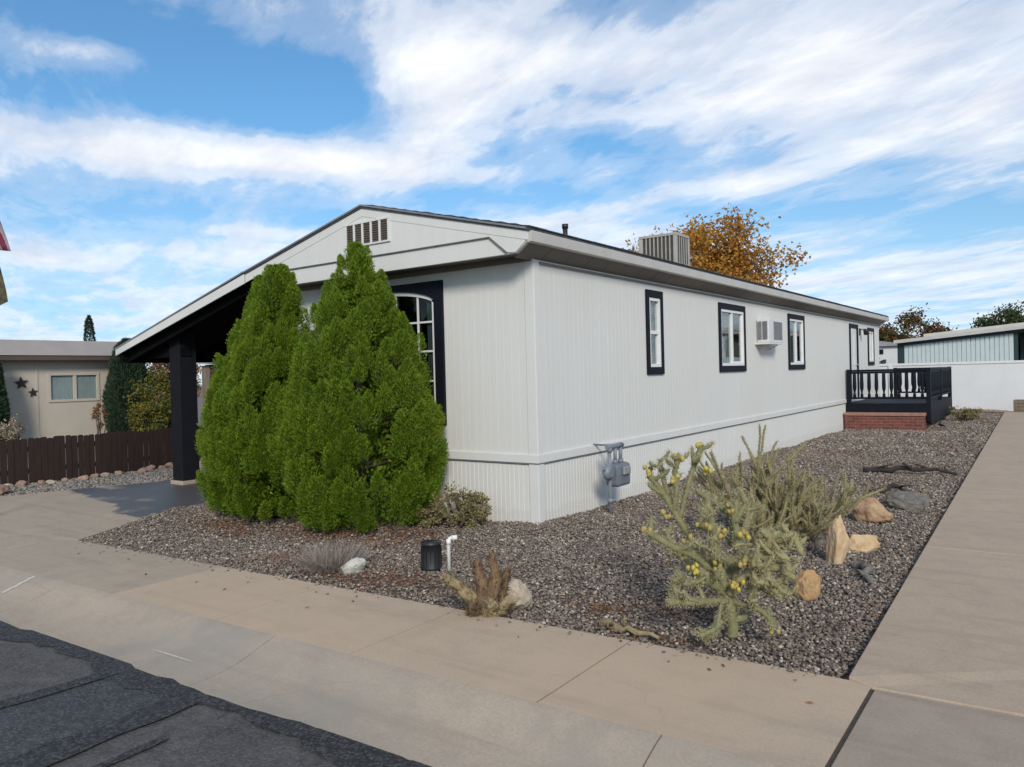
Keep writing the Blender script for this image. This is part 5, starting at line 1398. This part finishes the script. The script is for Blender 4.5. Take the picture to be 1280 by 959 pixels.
# ------------------------------------------------------------------ right and rear
mb = MB()
wf = thing('white_fence', (-2, 30, 0), 'plain white panel fence behind the navy porch deck', 'fence')
for (a, b_) in ((-9.5, -5.0), (-5.0, -.5), (-.5, 4), (4, 8.5)):
    mb.box(a + .06, b_ - .06, 30.0, 30.04, -.05, 1.55)
mb.build('panel', M['white_wall'], wf, .004)
mb = MB(); mb.box(-9.5, 8.5, 29.97, 30.07, 1.552, 1.63); mb.build('top_rail', M['vinyl'], wf, .004)
for x in (-9.5, -5, -.5, 4, 8.5):
    mb = MB(); mb.box(x - .06, x + .06, 29.96, 30.08, -.1, 1.55); mb.build('post', M['white_wall'], wf, .004)
bh = thing('neighbour_house', (-1, 38, 0), 'pale blue sided house with dark green trim behind the white fence', 'house')
def bluehouse():
    Y0_ = 36.0
    b = MB(); n_ = 24
    x0, x1 = -5.45, -1.55
    def roofz(x): return 2.62 + .083 * (x + 5.6)
    for i in range(n_):
        a_ = x0 + (x1 - x0) * i / n_; c_ = a_ + (x1 - x0) / n_
        b.hexa([(a_ + .006, Y0_ - .012, -.2), (c_ - .012, Y0_ - .012, -.2), (c_ - .02, Y0_ + .1, -.2), (a_ + .006, Y0_ + .1, -.2), (a_ + .006, Y0_ - .012, roofz(a_) - .1), (c_ - .012, Y0_ - .012, roofz(c_) - .1), (c_ - .02, Y0_ + .1, roofz(c_) - .1), (a_ + .006, Y0_ + .1, roofz(a_) - .1)])
    b.box(x0, x1, Y0_ + .02, Y0_ + 9, -.2, 2.45)
    b.build('wall', M['blue'], bh)
    b = MB(); b.box(x0 - .26, x0 - .0, Y0_ - .03, Y0_ + .06, -.2, 2.50); b.build('corner_trim', M['greentrim'], bh)
    b = MB(); b.box(x1, x1 + .14, Y0_ - .03, Y0_ + .06, -.2, 2.86); b.build('corner_trim', M['greentrim'], bh)
    b = MB(); b.box(x1 + .14, 4, Y0_ + 1.6, Y0_ + 9, -.2, 2.6); b.build('porch_recess', M['greentrim'], bh)
    b = MB(); b.prism([(x0 - .35, Y0_ - .35, roofz(x0 - .35) + .02), (5, Y0_ - .35, roofz(5) + .02), (5, Y0_ - .35, roofz(5) - .12), (x0 - .35, Y0_ - .35, roofz(x0 - .35) - .12)], (0, 9, 0))
    b.build('roof', M['fascia'], bh)
    b = MB(); b.prism([(x0 - .2, Y0_ - .1, roofz(x0 - .2) - .125), (5, Y0_ - .1, roofz(5) - .125), (5, Y0_ - .1, roofz(5) - .24), (x0 - .2, Y0_ - .1, roofz(x0 - .2) - .24)], (0, .06, 0)); b.build('eave_board', M['greentrim'], bh)
    b = MB(); b.prism([(-5.0, Y0_ + 2.2, 2.92), (5, Y0_ + 2.2, 3.72), (5, Y0_ + 2.2, 3.60), (-5.0, Y0_ + 2.2, 2.80)], (0, 6, 0)); b.build('upper_roof', M['fascia'], bh)
    b = MB(); b.prism([(-4.9, Y0_ + 2.4, 2.80), (5, Y0_ + 2.4, 3.59), (5, Y0_ + 2.4, 2.2), (-4.9, Y0_ + 2.4, 2.2)], (0, 5.5, 0)); b.build('upper_wall', M['louvre'], bh)
bluehouse()
ws = thing('white_shed', (-9, 46, 0), 'small white shed beyond the fence at the rear corner of the mobile home', 'shed')
mb = MB(); mb.box(-11.5, -7.1, 46, 49, -.2, 2.6); mb.build('wall', M['white_wall'], ws)
mb = MB(); mb.prism([(-11.8, 45.8, 2.62), (-6.9, 45.8, 2.62), (-6.9, 45.8, 2.72), (-9.3, 45.8, 3.1), (-11.8, 45.8, 2.72)], (0, 3.4, 0)); mb.build('roof', M['galv'], ws)
mb = MB(); mb.box(-8.35, -8.0, 45.94, 45.99, 2.2, 2.45); mb.build('window', M['navy'], ws)
leafy_mass('garden_plant', (-6.05, 32.5, -.2), [(-6.1, 32.5, 1.6, .28, .25, .42), (-5.7, 32.6, 1.5, .25, .25, .3)], M['greenleaf'], 'green plant tops over the white fence beside the mobile home corner', 'plant', 91, 900, .09)
spire('juniper', (-6.3, 33.5, -.2), 2.35, .12, 'slim dark juniper beside the rear corner of the mobile home', 'tree', 92, 1500, .09)
broadleaf('autumn_tree', (-13.5, 33.5, -.2), 2.9, 3.0, .2, M['orangeleaf'], 'orange leaved autumn tree rising behind the mobile home roof', 'tree', 14, depth=4, split=3, nleaf=24, leaf=.17, clump=.62, nprim=7, keep=1.0, spread=.92)
broadleaf('russet_tree', (-7.9, 50, -.2), 1.4, 1.6, .16, M['redleaf'], 'russet and green tree behind the rear corner of the mobile home', 'tree', 15, depth=4, split=3, nleaf=22, leaf=.17, clump=.48, nprim=6)
broadleaf('green_tree', (-2.9, 56, -.2), 1.9, 1.6, .15, M['greenleaf'], 'dull green tree above the blue house roof', 'tree', 16, depth=4, split=3, nleaf=18, leaf=.17, clump=.45, nprim=6, keep=.8)
leafy_mass('desert_shrub', (-2.25, 24.3, -.05), [(-2.3, 24.2, .2, .28, .3, .22), (-2.1, 24.9, .16, .25, .3, .18)], M['dryshrub'], 'low shrub growing at the right foot of the porch deck', 'shrub', 93, 1200, .06)
rock('rock', (-2.42, 21.9, -.05), (.16, .14, .12), M['rockgrey'], 'grey stone at the right corner of the brick porch base', 49)
mb = MB(); mb.obox((-2.05, 28.4, .06), (1.3, .30, .05), Matrix.Rotation(.05, 3, 'Y') @ Matrix.Rotation(.15, 3, 'Z'))
tag(mb.build('wood_plank', M['plank'], loc=(-2.05, 28.4, .06), bevel=.005), 'pinkish brown plank lying in front of the white fence', 'plank')
pb = thing('planter_box', (-1.0, 28.6, 0), 'dark brown wooden planter box beside the white fence at the right', 'planter')
mb = MB()
for i in range(4): mb.box(-1.27, -.35, 28.45, 28.49, -.02 + i * .1, .07 + i * .1)
mb.box(-1.27, -1.23, 28.5, 29.1, -.02, .38); mb.box(-.39, -.35, 28.5, 29.1, -.02, .38); mb.box(-1.23, -.39, 29.06, 29.1, -.02, .38)
mb.build('box_boards', M['tanboard'], pb, .004)
mb = MB(); mb.box(-1.225, -.395, 28.495, 29.055, .0, .33); mb.build('soil', M['soil'], pb)

# ------------------------------------------------------------------ sun, sky, camera
SUN_EL, TRAVEL = 29.0, Vector((-.52, .60, 0)).normalized()
src = -TRAVEL
d_sun = Vector((src.x * math.cos(R(SUN_EL)), src.y * math.cos(R(SUN_EL)), math.sin(R(SUN_EL))))
sl = bpy.data.lights.new('sun', 'SUN'); sl.energy = 2.6; sl.angle = R(13.0); sl.color = (1.0, .935, .845)
so = bpy.data.objects.new('sun', sl); so.rotation_euler = d_sun.to_track_quat('Z', 'Y').to_euler(); so.location = (10, -10, 20); link(so)

world = bpy.data.worlds.new('World'); scene.world = world; world.use_nodes = True
nt = world.node_tree
for n in list(nt.nodes): nt.nodes.remove(n)
out = nt.nodes.new('ShaderNodeOutputWorld'); bg = nt.nodes.new('ShaderNodeBackground'); bg.inputs['Strength'].default_value = .11
L(nt, bg.outputs[0], out.inputs['Surface'])
sky = nt.nodes.new('ShaderNodeTexSky'); sky.sky_type = 'NISHITA'; sky.sun_disc = False
sky.sun_elevation = R(SUN_EL); sky.sun_rotation = math.atan2(d_sun.x, d_sun.y); sky.altitude = 1300; sky.air_density = 1.0; sky.dust_density = .35; sky.ozone_density = 1.6
tc = nt.nodes.new('ShaderNodeTexCoord'); dirv = tc.outputs['Generated']
sx = nt.nodes.new('ShaderNodeSeparateXYZ'); L(nt, dirv, sx.inputs[0])
dx, dy, dz = sx.outputs
az = mth(nt, 'MULTIPLY', mth(nt, 'ARCTAN2', mth(nt, 'MULTIPLY', dx, -1.0), dy), 57.2958)
el = mth(nt, 'MULTIPLY', mth(nt, 'ARCSINE', dz), 57.2958)
# cloud sheet seen in perspective: project the view ray on a high plane
zden = mth(nt, 'ADD', mth(nt, 'MAXIMUM', dz, .0), .10)
def plane_vec(ax_, ay_, rot, off=(0, 0)):
    u = mth(nt, 'DIVIDE', dx, zden); v_ = mth(nt, 'DIVIDE', dy, zden)
    cb = nt.nodes.new('ShaderNodeCombineXYZ'); L(nt, u, cb.inputs[0]); L(nt, v_, cb.inputs[1])
    m1 = nt.nodes.new('ShaderNodeMapping'); m1.inputs['Rotation'].default_value = (0, 0, rot); L(nt, cb.outputs[0], m1.inputs['Vector'])
    m2 = nt.nodes.new('ShaderNodeMapping'); m2.inputs['Scale'].default_value = (ax_, ay_, 1); m2.inputs['Location'].default_value = (off[0], off[1], 0); L(nt, m1.outputs[0], m2.inputs['Vector'])
    return m2.outputs[0]
cA = noise(nt, plane_vec(.8, 1.7, R(24), (3.1, 1.7)), 1.0, 8, .58, .35)
cB = noise(nt, plane_vec(2.1, 4.1, R(30), (1.3, 5.2)), 1.0, 8, .62, .7)
cC = noise(nt, plane_vec(6.5, 9.5, R(20), (7, 2)), 1.0, 7, .62, .6)
cov = mth(nt, 'ADD', mth(nt, 'MULTIPLY', cA, .62), mth(nt, 'ADD', mth(nt, 'MULTIPLY', cB, .34), mth(nt, 'MULTIPLY', cC, .14)))
def blob(a0, e0, wa, we, amt):
    p = mth(nt, 'POWER', mth(nt, 'MULTIPLY', mth(nt, 'SUBTRACT', az, a0), 1 / wa), 2.0)
    q = mth(nt, 'POWER', mth(nt, 'MULTIPLY', mth(nt, 'SUBTRACT', el, e0), 1 / we), 2.0)
    e = mth(nt, 'EXPONENT', mth(nt, 'MULTIPLY', mth(nt, 'ADD', p, q), -1.0))
    return mth(nt, 'MULTIPLY', e, amt)
BL = [(56, 20.5, 9, 3.0, -.26), (50, 19.3, 6, 2.2, -.14), (66, 23.5, 7, 2.2, -.12), (45, 18.2, 3, 1.2, -.05), (29, 16.6, 5, 1.4, -.15), (35, 13.2, 6, 1.1, -.13), (57, 11.6, 10, 1.0, -.09), (66, 10.0, 6, .9, -.10), (20, 11.0, 9, 1.0, -.10), (4, 9.5, 6, 1.6, -.08), (29, 20, 5, 1.0, -.07), (39, 10.5, 4, .8, -.05),
      (64, 15.6, 9, 1.6, .25), (50, 15.5, 8, 1.2, .26), (40, 14.8, 4, .8, .10), (40, 20.0, 5, 3.4, .17), (33, 22.8, 10, 2.2, .17), (16, 20.5, 12, 3.8, .20), (5, 15, 9, 2.6, .15), (31, 11.0, 4.5, 1.0, .24), (18.5, 12.9, 5, .9, .14), (65, 21.0, 4.5, .9, .18), (55, 10.6, 6, .5, .10), (55, 9.0, 12, .8, .08), (67.5, 8.2, 3, .4, .16), (8, 6, 9, 1.6, .08)]
for b_ in BL: cov = mth(nt, 'ADD', cov, blob(*b_))
# low haze of thin cloud toward the skyline
cov = mth(nt, 'ADD', cov, ramp(nt, el, [(0, 0.)]) if False else mth(nt, 'MULTIPLY', mth(nt, 'EXPONENT', mth(nt, 'MULTIPLY', mth(nt, 'MAXIMUM', el, 0.), -.22)), .12))
fac = ramp(nt, cov, [(.44, .0), (.53, .22), (.63, .66), (.79, .97)], 'EASE')
fac = mth(nt, 'MULTIPLY', fac, ramp(nt, dz, [(0, 0.), (.012, 1.)]))
shade = noise(nt, plane_vec(2.2, 4.0, R(20), (11, 3)), 1.0, 6, .6, .2)
ccol = mixc(nt, ramp(nt, shade, [(.34, 0.), (.62, 1.)]), (6.4, 6.75, 7.6), (8.6, 8.75, 9.0))
skyc = mixc(nt, 1.0, sky.outputs['Color'], ramp(nt, mth(nt, 'MULTIPLY', mth(nt, 'MAXIMUM', dz, 0.0), 2.0), [(0, (.42, .62, .92)), (.12, (.48, .72, .98)), (.30, (.84, 1.02, 1.07)), (.62, (.78, 1.18, 1.30)), (1, (.8, 1.25, 1.4))]), 'MULTIPLY')
# ground-coloured lower half so that the land bounces light as earth does
col = mixc(nt, fac, skyc, ccol)
L(nt, col, bg.inputs['Color'])

cam = bpy.data.cameras.new('camera'); co = bpy.data.objects.new('camera', cam); link(co)
cam.sensor_fit = 'HORIZONTAL'; cam.sensor_width = 36; cam.lens = 36 * 949.776 / 1280; cam.clip_end = 2000; cam.clip_start = .05
Rm = ((0.8094149850999508, 0.5866591291821308, -0.026047035203845458), (-0.014102788107888689, -0.024923067504302773, -0.9995898919425706), (-0.5870677075629611, 0.8094503733110758, -0.011899574922226212))
mw = Matrix(((Rm[0][0], -Rm[1][0], -Rm[2][0], 0), (Rm[0][1], -Rm[1][1], -Rm[2][1], 0), (Rm[0][2], -Rm[1][2], -Rm[2][2], 1.6), (0, 0, 0, 1)))
co.matrix_world = mw
scene.camera = co
scene.view_settings.view_transform = 'Standard'; scene.view_settings.look = 'None'; scene.view_settings.exposure = .12; scene.view_settings.gamma = 1; scene.view_settings.use_curve_mapping = False
scene.cycles.use_denoising = True
scene.cycles.max_bounces = 8; scene.cycles.transparent_max_bounces = 12
